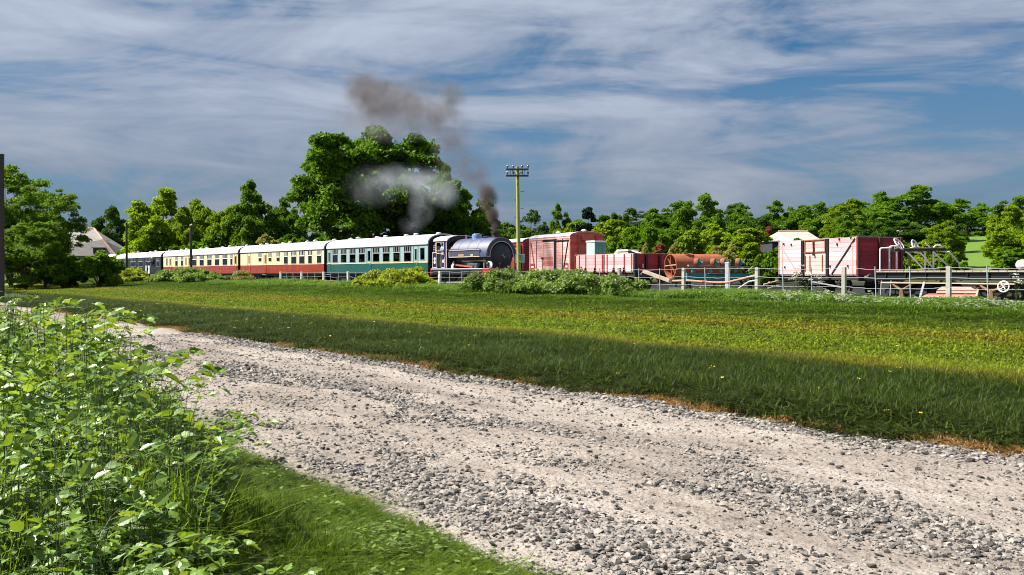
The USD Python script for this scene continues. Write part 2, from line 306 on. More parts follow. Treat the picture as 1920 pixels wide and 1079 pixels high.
LANEMAT = usdkit.material(stage, '/World/Looks/lane_surface', {
    'g': ('geometry', {}), 'map': ('mapping', {'scale': (.3, .8, 1)}), 'n1': ('noise_texture', {'scale': 1.1, 'detail': 6.0, 'roughness': .65}), 'n2': ('noise_texture', {'scale': 9.0, 'detail': 6.0, 'roughness': .75}),
    'vo': ('voronoi_texture', {'scale': 55.0, 'feature': 'f1'}), 'vo2': ('voronoi_texture', {'scale': 24.0, 'feature': 'f1'}),
    'base': ('rgb_ramp', {'ramp': [(.3, (.15, .125, .107)), (.5, (.26, .224, .194)), (.7, (.355, .315, .28))]}),
    'grit': ('rgb_ramp', {'ramp': [(.0, (.25,) * 3), (.33, (.5,) * 3), (.44, (.92,) * 3), (.55, (1.05,) * 3), (1, (1.2,) * 3)]}),
    'mul': ('mix', {'mix_type': 'multiply', 'fac': 1.0}), 'spk': ('rgb_ramp', {'ramp': [(0, (.4, .39, .38)), (.25, (.8,) * 3), (.45, (1.05,) * 3), (1, (1.15,) * 3)]}), 'mul2': ('mix', {'mix_type': 'multiply', 'fac': .8}),
    'h': ('math', {'math_type': 'multiply_add', 'value2': .5}), 'b': ('bump', {'strength': .9, 'distance': .03}), 'p': ('principled_bsdf', {'roughness': .95, 'specular_ior_level': .1})},
    [('g.position', 'map.vector'), ('map.vector', 'n1.vector'), ('g.position', 'n2.vector'), ('g.position', 'vo.vector'), ('g.position', 'vo2.vector'), ('n1.fac', 'base.fac'), ('n2.fac', 'grit.fac'), ('base.color', 'mul.color1'), ('grit.color', 'mul.color2'),
     ('vo.distance', 'spk.fac'), ('mul.color', 'mul2.color1'), ('spk.color', 'mul2.color2'), ('mul2.color', 'p.base_color'), ('vo2.distance', 'h.value1'), ('n2.fac', 'h.value3'), ('h.value', 'b.height'), ('b.normal', 'p.normal')], surface='p.BSDF')
STONES = [paint(f'lane_stone_{k}', c, .85, .3, 30, bump=.3, bscale=90) for k, c in (('grey', (.20, .182, .165)), ('dark', (.05, .045, .04)), ('pale', (.34, .305, .27)))]
def edge_near(x): return 2.92 + .5 * (meshkit.fbm(np.stack([x * .55, 0 * x, 0 * x], -1), 3, 11) - .5)
def edge_far(x): return 8.32 + .55 * (meshkit.fbm(np.stack([x * .6, 0 * x + 4, 0 * x], -1), 4, 12) - .5)
def lane_z(x, y):
    p = np.stack([x, y, 0 * x], -1)
    return .012 + .07 * (meshkit.fbm(p * [.5, 1.1, 1], 3, 21) - .5) + .03 * (meshkit.fbm(p * [4, 5, 1], 3, 22) - .5) - .025 * np.exp(-((y - 4.4) / .5) ** 2) - .025 * np.exp(-((y - 6.7) / .5) ** 2)
lx = np.concatenate([np.arange(-150, -30, .8), np.arange(-30, 14, .1)]); lv = np.linspace(0, 1, 72)
LX, LV = np.meshgrid(lx, lv, indexing='ij'); e0, e1 = edge_near(lx)[:, None], edge_far(lx)[:, None]
LY = e0 + (e1 - e0) * LV; LZ = lane_z(LX, LY) - .06 * (smooths(.04, 0, LV) + smooths(.96, 1, LV)) + (LX < -30) * 0
i, j = np.meshgrid(np.arange(len(lx) - 1), np.arange(len(lv) - 1), indexing='ij'); k = len(lv)
q = np.stack([i * k + j, (i + 1) * k + j, (i + 1) * k + j + 1, i * k + j + 1], -1).reshape(-1, 4)
lane = thing('gravel_lane', 'rutted pale gravel lane crossing the foreground', None, kind='structure')
obj('lane_surface', (np.stack([LX, LY, LZ], -1).reshape(-1, 3), q), LANEMAT, lane, smooth=True)

rng = np.random.default_rng(7)
def gravel_mask(x, y):
    p = np.stack([x * .5, y * 1.3, 0 * x], -1); n = meshkit.fbm(p, 4, 31); n2 = meshkit.fbm(p * 2.3, 3, 32)
    b = 1.15 * np.exp(-((y - edge_far(x) + .42) / .3) ** 2) + .95 * np.exp(-((y - 5.5) / .55) ** 2) * smooths(.42, .6, n) * 1.3 + 1.2 * np.exp(-((y - 3.7) / .5) ** 2) * smooths(.4, .56, n) + .42 * smooths(.46, .62, n2)
    return np.clip(b - .06, .15, 1)
def rotations(n, rng):
    q4 = rng.normal(size=(n, 4)); q4 /= np.linalg.norm(q4, axis=1, keepdims=True); w, x, y, z = q4.T
    return np.stack([1 - 2 * (y * y + z * z), 2 * (x * y - z * w), 2 * (x * z + y * w), 2 * (x * y + z * w), 1 - 2 * (x * x + z * z), 2 * (y * z - x * w), 2 * (x * z - y * w), 2 * (y * z + x * w), 1 - 2 * (x * x + y * y)], 1).reshape(n, 3, 3)
def stone_shape(seed, sub):
    m = trimesh.creation.icosphere(sub, 1.0); r = np.random.default_rng(seed); v = m.vertices
    for _ in range(8):
        d = r.normal(size=3); d /= np.linalg.norm(d); h = r.uniform(.28, .7); s = v @ d; v = v - np.outer(np.maximum(s - h, 0), d)
    return v * (1 + .12 * r.normal(size=(len(v), 1)) * (sub == 0)), m.faces
def in_view(x, y, margin=.04):
    d = FW[0] * x + FW[1] * y; u = (RT[0] * x + RT[1] * y) / np.maximum(d, .1)
    return (d > 3.5) & (np.abs(u) < .568 + margin), d
n = 360000
sx_ = rng.uniform(-24, 5, n); sy_ = rng.uniform(2.7, 8.5, n); ok, d = in_view(sx_, sy_)
ok &= (sy_ > edge_near(sx_) + .03) & (sy_ < edge_far(sx_) - .02) & (rng.uniform(size=n) < gravel_mask(sx_, sy_) * np.clip(7.5 / np.maximum(d, 1), 0, 1) ** 1.1)
sx_, sy_, d = sx_[ok], sy_[ok], d[ok]
size = np.clip(rng.lognormal(math.log(.0098), .62, len(d)), .005, .036) * (1 + .045 * (d - 5)) * (.62 + .5 * np.clip(gravel_mask(sx_, sy_) * 1.3, 0, 1))
shapes = [stone_shape(s, 0) for s in range(12)]
for m_, name_ in enumerate(('loose_gravel', 'dark_gravel', 'pale_gravel')):
    mb = MB(); sel = rng.choice(3, len(d), p=[.55, .25, .2]) == m_ if m_ == 0 else None
    if m_ == 0: pick = rng.choice(3, len(d), p=[.55, .2, .25])
    idx = np.nonzero(pick == m_)[0]
    for s, (v, f) in enumerate(shapes):
        a = idx[s::12]; R = rotations(len(a), rng)
        vv = np.einsum('nij,vj->nvi', R, v) * (size[a, None, None]) * [1, 1, .62]
        vv += np.stack([sx_[a], sy_[a], lane_z(sx_[a], sy_[a]) + size[a] * .2], -1)[:, None]
        mb.add(vv.reshape(-1, 3), (f[None] + (np.arange(len(a)) * len(v))[:, None, None]).reshape(-1, 3))
    tag(obj(name_, mb, STONES[m_], lane), kind='stuff')
c = 0; big = [stone_shape(100 + s, 1) for s in range(10)]
while c < 290:
    x, dd = at_depth(rng.uniform(420, 1990), 0), 0
    t = 4.6 + 10 * rng.uniform() ** 1.6; p = at_depth(rng.uniform(380, 1990), t)
    x, y = p; e = np.array([x])
    if not (edge_near(e)[0] + .1 < y < edge_far(e)[0] - .1): continue
    s = rng.uniform(.018, .034) * (1 + .03 * (t - 5)); v, f = big[c % 10]
    v = (v @ rotations(1, rng)[0].T) * s * [1.1, 1, .7] + [x, y, float(lane_z(e, np.array([y]))[0]) + .35 * s]
    obj('stone', (v, f), STONES[rng.choice(3, p=[.3, .6, .10])], lane); c += 1

def blades(rng, n, size, h0, h1, w, lean=.45, curl=.6, round_=True):
    """n grass blades rooted in a patch of the given size."""
    r = size / 2 * np.sqrt(rng.uniform(size=n)) if round_ else None; th = rng.uniform(0, 2 * np.pi, n)
    base = np.stack([r * np.cos(th), r * np.sin(th), np.zeros(n)], 1)
    az = rng.uniform(0, 2 * np.pi, n); h = rng.uniform(h0, h1, n); ln = np.abs(rng.normal(0, lean, n)); dirv = np.stack([np.cos(az), np.sin(az), 0 * az], 1)
    side = np.stack([-np.sin(az), np.cos(az), 0 * az], 1) * (w * rng.uniform(.6, 1.3, n))[:, None] / 2
    up = np.array([0, 0, 1.])
    p1 = base + (dirv * (ln * .35)[:, None] + up) * (h * .55)[:, None]; tip = base + (dirv * (ln * (1 + curl))[:, None] + up * np.clip(1 - .25 * ln, .3, 1)[:, None]) * h[:, None]
    base = base - up * .02
    v = np.stack([base - side, base + side, p1 - side * .8, p1 + side * .8, tip], 1).reshape(-1, 3)
    k = (np.arange(n) * 5)[:, None, None]; f = (np.array([[0, 1, 3], [0, 3, 2], [2, 3, 4]])[None] + k).reshape(-1, 3)
    return v, f
def instancer(name, protos, pos, rot, scale, mats, label=None, cat=None, kind='stuff', parent=None, which=None):
    path = numbered(pth(parent), name); pi = UsdGeom.PointInstancer.Define(stage, path)
    rel = pi.CreatePrototypesRel()
    for k, pm in enumerate(protos):
        m = vary(usdkit.mesh(stage, f'{path}/tuft_{k:03d}' if k else f'{path}/tuft', pm, mats[k % len(mats)]), pm, mats[k % len(mats)])
        rel.AddTarget(m.GetPath())
    pos = np.asarray(pos, np.float32); n = len(pos); r = np.radians(rot) / 2
    pi.CreatePositionsAttr(Vt.Vec3fArray.FromNumpy(pos)); pi.CreateProtoIndicesAttr(Vt.IntArray.FromNumpy((np.arange(n) % len(protos) if which is None else which).astype(np.int32)))
    pi.CreateOrientationsAttr(Vt.QuathArray([Gf.Quath(float(np.cos(a)), 0, 0, float(np.sin(a))) for a in r]))
    pi.CreateScalesAttr(Vt.Vec3fArray.FromNumpy(np.ascontiguousarray(np.broadcast_to(np.asarray(scale, np.float32), (n, 3)) if np.ndim(scale) == 2 else np.repeat(np.asarray(scale, np.float32)[:, None], 3, 1))))
    return tag(pi, label, cat, None, kind)
def scatter(rng, n, x0, x1, y0, y1, keep=None, margin=.06):
    x, y = rng.uniform(x0, x1, n), rng.uniform(y0, y1, n); ok, d = in_view(x, y, margin)
    if keep is not None: ok &= rng.uniform(size=n) < keep(x, y, d)
    x, y, d = x[ok], y[ok], d[ok]; return np.stack([x, y, ground(x, y)], 1), d, x, y
# long grass beside the lane
rng = np.random.default_rng(21)
P, d, x, y = scatter(rng, 16000, -60, 9, 8.2, 13.6, lambda x, y, d: np.where((y > edge_far(x) + .26 * (meshkit.fbm(np.stack([x * 1.7, 0 * x, 0 * x + 5], -1), 3, 71) > .42)) & (y < 13.0 + .5 * np.sin(x * .7)), np.clip(11 / d, .1, 1), 0))
sc = .62 + .5 * meshkit.fbm(np.stack([x * .7, y * .7, 0 * x], -1), 3, 3) ; sc *= smooths(-.1, .9, y - edge_far(x)) * .6 + .4; sc *= np.where(y > 12.2, .75, 1)
instancer('long_grass', [blades(rng, 120, .62, .07, .30, .014 + .003 * (k % 2), .75) for k in range(4)], P, rng.uniform(0, 360, len(P)), np.stack([1 + .02 * d, 1 + .02 * d, sc], 1), [TURFB], 'strip of long dark grass between the lane and the mown grass', 'grass')
# mown grass
P, d, x, y = scatter(rng, 26000, -105, 18, 12.4, 23, lambda x, y, d: np.clip(14 / d, .0, 1) ** 1.2)
instancer('mown_grass', [blades(rng, 90, .8, .02, .10, .018, 1.0) for k in range(4)], P, rng.uniform(0, 360, len(P)), np.stack([1 + .03 * d, 1 + .03 * d, .9 + .012 * d], 1), [TURFB], 'short mown grass with straw-coloured wheel lines', 'grass')
# rough bank below the fence
P, d, x, y = scatter(rng, 26000, -125, 10, 20.5, 28.6, lambda x, y, d: np.clip(24 / d, .0, 1) * (.35 + .65 * smooths(21, 25.5, y)))
sc = (.55 + .75 * meshkit.fbm(np.stack([x * .5, y * .5, 0 * x], -1), 3, 9)) * (.45 + .75 * smooths(21, 26.5, y)) * .62 * (1 - .80 * smooths(-40, -28, x) * smooths(23.5, 26, y))
instancer('rough_grass', [blades(rng, 110, .9, .15, .5, .024, .7) for k in range(4)], P, rng.uniform(0, 360, len(P)), np.stack([1 + .012 * d, 1 + .012 * d, sc], 1), [TURFB], 'rough uncut grass on the bank below the railway fence', 'grass')
# dry fringe along the lane
DRY = leafy('dry_grass_blades', (.22, .11, .04), (.42, .25, .10), .2)
xs = rng.uniform(-45, 7, 2600); ys = edge_far(xs) + rng.normal(.10, .11, 2600); m = (meshkit.fbm(np.stack([xs * .8, 0 * xs, 0 * xs], -1), 3, 44) > .40)
ok, d = in_view(xs, ys); ok &= m; xs, ys, d = xs[ok], ys[ok], d[ok]
instancer('dry_grass_fringe', [blades(rng, 70, .35, .02, .07, .009, 1.0) for k in range(3)], np.stack([xs, ys, ground(xs, ys) + .01], 1), rng.uniform(0, 360, len(xs)), np.stack([1.1 + .03 * d, 1.1 + .03 * d, 1.2 + .0 * d], 1), [DRY], 'straw-coloured dry grass fringe along the far edge of the lane', 'dry grass')
# near verge
VERGE = leafy('verge_blades', (.012, .04, .002), (.13, .19, .010), .38, scale=1.2)
P, d, x, y = scatter(rng, 9000, -14, .8, .2, 3.05, lambda x, y, d: np.where(y < edge_near(x) + .02, 1, 0), .1)
sc = (.35 + .85 * smooths(-2.6, -5.5, x) * smooths(2.7, 1.9, y)) * (.55 + .9 * meshkit.fbm(np.stack([x * 2.2, y * 2.2, 0 * x], -1), 3, 19)); P = P[:]; P[:, 2] = ground(P[:, 0], P[:, 1])
instancer('verge_grass', [blades(rng, 110, .32, .04, .20, .009, .8) for k in range(4)], P, rng.uniform(0, 360, len(P)), np.stack([1 + 0 * d, 1 + 0 * d, sc], 1), [VERGE], 'bright short grass on the near verge of the lane', 'grass')
# track beds
BALLAST = paint('ballast', (.20, .18, .16), .95, .5, 9, bump=.8, bscale=18)
tb = MB().prism_x(Polygon([(32.4, .42), (33.1, .60), (36.1, .60), (36.8, .42)]), -190, -44)
tag(obj('railway_ballast', tb, BALLAST), 'stone ballast of the running line under the train', None, None, 'structure')

# ------------------------------------------------------------------ the train
YT, RAIL = 34.6, .55          # centre line and rail level
YS = YT - 1.35                # visible side
def wheel(mb, x, y, z, r, sgn, w=.11):
    mb.lathe([x, y, z], [0, sgn, 0], [(0, r * .2), (0, r * .88), (-.02 * 0, r), (w * .7, r), (w, r * 1.07), (w + .02, r * 1.07), (w + .02, .1)], 24)
def rails(y, x0, x1, name, label):
    mb = MB()
    for s in (-.7525, .7525): mb.box(x0, x1, y + s - .035, y + s + .035, RAIL - .1, RAIL)
    tag(obj(name, mb, RUST), label, None, None, 'structure')
rails(YT, -190, -44, 'running_rails', 'rails of the running line under the train')
def arc_roof(hw, z0, z1, n=20, t=0.):
    th = np.linspace(0, np.pi, n); return [(-(hw + t) * np.cos(a) * 1.0, z0 + (z1 - z0 + t) * np.sin(a) ** .8) for a in th]
Z0, ZW, ZE, ZR = 1.05, 1.82, 3.06, 3.80

def coach(label, pl, pr, wins, low, up, doors, group='railway carriages', stripe=None, cant=None, curtain=True):
    xl, xr = at(pl, YS)[0], at(pr, YS)[0]; cx, L = (xl + xr) / 2, (xr - xl); h = L / 2
    c = thing('railway_carriage', label, 'carriage', (cx, YT, RAIL), 0, group)
    lx = lambda px: at(px, YS)[0] - cx
    W = [(lx(a), lx(b), kind) for a, b, kind in wins]
    V = {'big': (1.88, 3.0), 'narrow': (1.95, 2.85), 'small': (2.12, 3.0), 'door': (1.95, 2.78)}
    holes = [sbox(a, V[k][0], b, V[k][1]).buffer(-.05).buffer(.05, 3) for a, b, k in W]
    cut = unary_union(holes)
    for s, y in ((-1, -1.35), (1, 1.29)):
        lo, hi = sbox(-h, Z0, h, ZW), sbox(-h, ZW, h, ZE).difference(cut)
        obj('lower_panel', MB().prism(lo, y, y + .06), low, c); obj('upper_panel', MB().prism(hi, y + .004, y + .056), up, c)
    if stripe: obj('waist_line', MB().box(-h, h, -1.362, -1.351, ZW - .035, ZW + .035), stripe, c)
    if cant: obj('eaves_line', MB().box(-h, h, -1.36, -1.349, ZE - .09, ZE - .005), cant, c)
    for a, b, k in W:                                         # window > pane, hopper bars
        z0, z1 = V[k]; fr = MB().prism(sbox(a, z0, b, z1).difference(sbox(a + .035, z0 + .04, b - .035, z1 - .035)), -1.366, -1.30)
        big = k in ('big', 'small')
        w = obj('window', fr, GREYIRON if k == 'big' else up, c)
        if big:
            zt = z0 + (z1 - z0) * (.60 if k == 'big' else .45); br = MB().box(a + .035, b - .035, -1.364, -1.31, zt - .03, zt + .035)
            n = 4 if b - a > .8 else 3
            for i in range(1, n): xx = a + (b - a) * i / n; br.box(xx - .028, xx + .028, -1.362, -1.32, zt, z1 - .035)
            obj('ventilator_bars', br, WHITEP if curtain else GREYIRON, w)
        obj('pane', MB().box(a + .03, b - .03, -1.325, -1.317, z0 + .03, z1 - .03), GLASS, w)
        obj('pane', MB().box(a + .01, b - .01, 1.31, 1.318, z0 + .01, z1 - .01), GLASS, w)
        if k == 'big' and curtain: obj('curtain', MB().prism(unary_union([sbox(a + .06, z0 + .1, a + .06 + .16, z1 - .5), sbox(b - .2, z0 + .1, b - .06, z1 - .5)]), -1.24, -1.22), paint('window_curtain', (.62, .55, .40), .9, .2, 6), w)
    for px0, px1 in doors:
        a, b = lx(px0), lx(px1); d = MB()
        d.prism(sbox(a, Z0 + .03, b, ZE - .12).difference(cut.buffer(.01)).difference(sbox(a, ZW - .01, b, ZE)), -1.372, -1.352)
        o = obj('door', d, low, c); hb = MB().box(b - .16, b - .05, -1.40, -1.372, 1.92 - .25, 1.97 - .25); obj('handle', hb, GREYIRON, o)
        for e in (a, b): pass
        obj('hinge_strip', MB().box(a - .02, a, -1.37, -1.351, Z0 + .05, ZE - .1).box(b, b + .02, -1.37, -1.351, Z0 + .05, ZE - .1), low, o)
    ro = arc_roof(1.39, ZE, ZR); ri = arc_roof(1.30, ZE, ZR - .07)
    rf = obj('roof', MB().prism_x(Polygon(ro + ri[::-1]), -h - .04, h + .04), ROOFW, c, smooth=40)
    for i in range(7):
        xx = -h + L * (i + .5) / 7
        obj('roof_vent', MB().lathe([xx, .25 * (-1) ** i, ZR - .06], [0, 0, 1], [(0, .14), (.1, .14), (.1, .2), (.17, .17), (.21, .05)], 12), ROOFW, rf)
    obj('gutter', MB().box(-h, h, -1.42, -1.385, ZE - .02, ZE + .025), ROOFW, rf)
    prof = Polygon([(-1.28, Z0)] + ri + [(1.28, Z0)])
    for s in (-1, 1):
        e = obj('end_wall', MB().prism_x(prof, s * (h - .02), s * (h - .09)), BLACK, c)
        g = MB()
        for i in range(4): g.prism_x(Polygon([(-.55, 1.1), (.55, 1.1), (.55, 3.1), (.3, 3.3), (-.3, 3.3), (-.55, 3.1)]).buffer(.05 * (i % 2)), s * (h + .08 * i), s * (h + .08 * i + .075))
        obj('gangway', g, BLACK, e)
        bp = MB()
        for yy in (-.86, .86): bp.lathe([s * (h - .1), yy, 1.0], [s, 0, 0], [(0, .09), (.3, .09), (.3, .22), (.35, .22), (.37, .1)], 14)
        obj('buffer', bp, SOOT, e)
    obj('floor', MB().box(-h + .1, h - .1, -1.28, 1.28, 1.08, 1.2), FLOOR, c)
    st = MB()
    for i in range(int(L / 1.75)):
        xx = -h + 1.0 + i * 1.75
        for yy in (-.75, .75): st.box(xx - .1, xx + .1, yy - .5, yy + .5, 1.2, 2.25); st.box(xx - .5, xx + .5, yy - .5, yy + .5, 1.2, 1.62)
    obj('seating', st, SEAT, c)
    u = MB().box(-h + .1, h - .1, -1.2, -1.05, .82, 1.045).box(-h + .1, h - .1, 1.05, 1.2, .82, 1.045).box(-h + .1, h - .1, -1.0, 1.0, .95, 1.06)
    for xx, w_, d_ in ((-1.6, 1.4, .45), (.6, .9, .5), (2.2, 1.1, .4)): u.box(xx, xx + w_, -1.12, -.5, .45, .84)
    u.bar((-h * .45, -1.0, .85), (-1.2, -1.0, .35), .07).bar((h * .45, -1.0, .85), (1.2, -1.0, .35), .07).bar((-1.2, -1.0, .35), (1.2, -1.0, .35), .07)
    obj('underframe', u, SOOT, c)
    for s in (-1, 1):
        bx = s * h * .68; b = MB()
        for yy in (-1.0, 1.0):
            b.box(bx - 1.5, bx + 1.5, yy - .06, yy + .06, .62, .80); b.box(bx - .35, bx + .35, yy - .1, yy + .1, .4, .72)
            for q in (-1.05, 1.05): b.box(bx + q - .16, bx + q + .16, yy - .12, yy + .12, .32, .66)
        o = obj('bogie', b, SOOT, c); wl = MB()
        for q in (-1.05, 1.05):
            for yy, sg in ((-.80, -1), (.80, 1)): wheel(wl, bx + q, yy + .0, .46, .44, -sg)
            wl.cyl((bx + q, -.8, .46), (bx + q, .8, .46), .07, 8)
        obj('wheels', wl, IRON, o)
    sp = MB()
    for px0, px1 in doors: a, b = lx(px0), lx(px1); sp.box(a - .1, b + .1, -1.5, -1.36, .93, .97)
    obj('footstep', sp, GREYIRON, c)
    return c, cx

B, S, N, D = 'big', 'small', 'narrow', 'door'
coach_green, cxg = coach('green carriage with tall windows, coupled right behind the steam engine', 613, 802,
    [(615.6, 619.2, D), (623.4, 633.5, B), (639, 649.7, B), (655.3, 666.7, B), (672.7, 684.5, B), (689.2, 694.6, D), (698.8, 711.4, B), (717.6, 730.6, B), (737.2, 750.3, B), (757.2, 771.3, B), (777.2, 782, D), (787.5, 796.5, N)],
    GREEN, paint('carriage_upper_green', (.30, .42, .43), .25, .15, 1.2, coat=.5), [(614.5, 620.5), (688, 696), (775.5, 783.8)], stripe=paint('cream_line', (.66, .55, .30)), curtain=False)
coach_b, cxb = coach('cream and crimson carriage with small windows at its left half, second behind the engine', 450.8, 607.3,
    [(465.8, 468.2, D), (484.5, 490.6, S), (496.2, 498.9, D), (503.3, 509.4, S), (518.3, 524.8, S), (532.3, 539.8, B), (546, 555.8, B), (561, 571.2, B), (577.8, 585.3, B), (594.2, 602.7, B)],
    MAROON, CREAM, [(464.5, 469.5), (495, 500)], cant=MAROON)
coach_a, cxa = coach('cream and crimson carriage passing behind the thin dark pole, third behind the engine', 306.3, 445.8,
    [(311.7, 314.4, N), (318.5, 320.5, D), (328.6, 333.4, B), (339.5, 343.5, B), (347.6, 350, N), (354.2, 356.4, D), (360.5, 368.6, B), (374.4, 382.2, B), (388.6, 396.8, B), (403, 411.2, B), (417.3, 426.2, B), (431.8, 436, B), (440.3, 443.3, D)],
    MAROON, CREAM, [(317.5, 321.5), (353.4, 357.2), (439.5, 444.2)], cant=MAROON)
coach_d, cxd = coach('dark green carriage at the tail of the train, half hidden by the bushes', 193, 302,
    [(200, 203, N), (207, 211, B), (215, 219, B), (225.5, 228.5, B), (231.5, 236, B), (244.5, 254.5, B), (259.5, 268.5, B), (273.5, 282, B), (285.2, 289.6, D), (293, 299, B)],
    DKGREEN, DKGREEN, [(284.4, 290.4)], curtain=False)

# ------------------------------------------------------------------ the locomotive
XF = -46.2 * YT / 35.15
LH = thing('steam_locomotive', 'dark blue saddle tank steam engine at the head of the train, smoking', 'locomotive', (XF, YT, RAIL))
YL = YT - 1.2
ll = lambda px, y=YL: at(px, y)[0] - XF
LINE = paint('cream_lining', (.74, .58, .50), .4, .1); RODRED = paint('rod_red', (.50, .10, .08), .4, .2)
xb, xc0, xc1 = ll(810.5), ll(816.5), ll(838.3)                    # bunker back, cab back, cab front
xt0 = ll(842.0); xe = .35                                        # tank back; footplate front end
obj('running_plate', MB().box(xb - .1, xe, -1.24, 1.24, 1.32, 1.38), paint('plate_edge_grey', (.55, .56, .60), .35, .15, coat=.3), LH)
obj('valance', MB().box(xb - .1, xe, -1.2, -1.1, .98, 1.318).box(xb - .1, xe, 1.1, 1.2, .98, 1.318).box(xb, xe, -.55, .55, .7, 1.3), BLACK, LH)
bb = obj('buffer_beam', MB().box(xe, xe + .1, -1.22, 1.22, .92, 1.36).box(xe - .75, xe, -1.262, -1.205, .95, 1.36), RED, LH)
for s in (-1, 1): obj('buffer', MB().lathe([xe + .1, s * .86, 1.06], [1, 0, 0], [(0, .15), (.12, .13), (.3, .09), (.42, .09), (.42, .23), (.46, .23), (.48, .12)], 18), SOOT, bb)
tx = meshkit.text_mesh('Nº25', .20, .012, True); tv = tx.vertices - [tx.bounds.mean(0)[0], tx.bounds.mean(0)[1], 0]
obj('number', (np.stack([xe + .1 + tv[:, 2], tv[:, 0] * 1.15 - .05, tv[:, 1] + 1.16], 1), tx.faces), paint('yellow_lettering', (.75, .48, .03), .4, .1), bb)
obj('coupling', MB().bar((xe + .1, 0, 1.0), (xe + .3, 0, .98), .06).ring((xe + .42, 0, .92), (0, 1, .2), .11, .02, 14), SOOT, bb)
obj('rear_buffer_beam', MB().box(xb - .2, xb - .1, -1.22, 1.22, .92, 1.36), RED, LH)
# boiler, smokebox, saddle tank
R0, ZC = 1.2, 2.16
obj('boiler', MB().cyl((xc1, 0, 2.1), (-.25, 0, 2.1), .78, 28), BLACK, LH, smooth=40)
sm = obj('smokebox', MB().lathe([-.75, 0, 2.12], [1, 0, 0], [(0, .86), (.72, .86), (.76, .82), (.76, .1)], 36).box(-.7, -.02, -.72, .72, 1.38, 1.75), SOOT, LH, smooth=35)
sd = obj('smokebox_door', MB().lathe([.012, 0, 2.14], [1, 0, 0], [(0, .68), (.03, .66), (.07, .55), (.11, .3), (.125, .06)], 36), paint('smokebox_black', (.018, .022, .028), .42, .3), LH, smooth=30)
obj('door_handle', MB().bar((.15, -.16, 2.2), (.15, .16, 2.08), .03).bar((.17, -.02, 2.3), (.17, .05, 2.0), .03), GREYIRON, sd)
obj('door_hinge', MB().box(.05, .1, -.1, .6, 2.30, 2.35).box(.05, .1, -.1, .6, 1.95, 2.0), SOOT, sd)
th = np.linspace(-.06, np.pi + .06, 41)
def ringpoly(ro, ri, a=th): return Polygon([(-ro * np.cos(t), ZC + ro * np.sin(t)) for t in a] + [(-ri * np.cos(t), ZC + ri * np.sin(t)) for t in a[::-1]])
tank = obj('saddle_tank', MB().prism_x(ringpoly(R0, .9), xt0, -.05), TANKBLUE, LH, smooth=35)
face = obj('tank_front', MB().prism_x(ringpoly(R0 - .0, .9), -.049, -.02), paint('tank_front_blue', (.012, .018, .05), .3, .2, coat=.5), LH)
obj('lining', MB().prism_x(ringpoly(R0 - .02, R0 - .05), -.0195, -.012), paint('lining_red', (.50, .16, .15), .4, .1), face)
obj('lining', MB().prism_x(ringpoly(.945, .905), -.0195, -.012), LINE, face)
for s in (-1, 1): obj('lining', MB().prism_x(sbox(*(sorted((s * .92, s * (R0 - .03)))[0], ZC - .07), sorted((s * .92, s * (R0 - .03)))[1], ZC - .035), -.0195, -.011), LINE, face)
# tank side: flush lower panel with lining, ledge, patches, tank ends
sidez0, sidez1 = ZC - .06, ZC + .42
xs0, xs1 = xt0 + .02, ll(899.5)
sp_ = obj('tank_side_panel', MB().box(xs0, xs1, -1.222, -1.12, sidez0, sidez1), TANKBLUE, LH)
obj('lining', MB().box(xs0, xs1, -1.232, -1.223, sidez0, sidez0 + .035).box(xs0, xs0 + .03, -1.232, -1.223, sidez0 + .037, sidez1).box(xs0, xs1, -1.232, -1.223, sidez1 - .03, sidez1), LINE, sp_)
obj('nameplate', MB().box(ll(860), ll(870.5), -1.245, -1.233, sidez0 + .045, sidez0 + .20), paint('brass_plate', (.62, .42, .26), .35, .15, metallic=.5), sp_)
obj('maker_plate', MB().box(ll(883), ll(888), -1.245, -1.233, sidez0 + .06, sidez0 + .18), paint('brass_plate_pale', (.70, .62, .45), .35, .15, metallic=.5), sp_)
obj('tank_handrail', MB().tube([(xs0 - .1, -1.30, sidez1 + .03), (xs1 + .1, -1.30, sidez1 + .03)], .022).bar((xs0 + .3, -1.31, sidez1 + .03), (xs0 + .3, -1.2, sidez1), .02).bar((xs1 - .3, -1.31, sidez1 + .03), (xs1 - .3, -1.2, sidez1), .02), BLACK, LH)
for k in range(3):
    xx = xt0 + .9 + k * 1.05; obj('tank_strap', MB().prism_x(ringpoly(R0 + .006, R0 - .02, np.linspace(.42, 2.7, 30)), xx, xx + .035), paint('strap_blue', (.05, .07, .2), .3), tank)
obj('boiler_pipe', MB().tube([(xs0 + 1.0, -.86, 1.86), (-.55, -.86, 1.86)], .035).tube([(-.62, -.95, 2.0), (-.62, -.95, 1.4)], .03), paint('lagged_pipe', (.50, .52, .34), .5), LH)
obj('injector', MB().cyl((xs0 + 1.8, -.9, 1.6), (xs0 + 2.9, -.9, 1.62), .12, 12).cyl((xs0 + 2.1, -.9, 1.4), (xs0 + 2.1, -.9, 1.75), .05, 8).box(xs0 + 2.5, xs0 + 2.8, -1.0, -.8, 1.4, 1.7), paint('dull_blue_iron', (.07, .09, .12), .35, .4), LH)
ch = at(929, YT)[0] - XF
ck = obj('chimney', MB().lathe([ch, 0, 3.2], [0, 0, 1], [(0, .34), (.06, .26), (.38, .235), (.40, .29), (.47, .29), (.47, .2), (.2, .2)], 28), SOOT, LH, smooth=35)
dm = at(894, YT)[0] - XF
obj('dome_cover', MB().lathe([dm, 0, 3.28], [0, 0, 1], [(0, .36), (.06, .33), (.28, .33), (.35, .29), (.38, .18), (.385, .02)], 28), paint('dome_blue', (.16, .24, .50), .2, .15, coat=.8), LH, smooth=40)
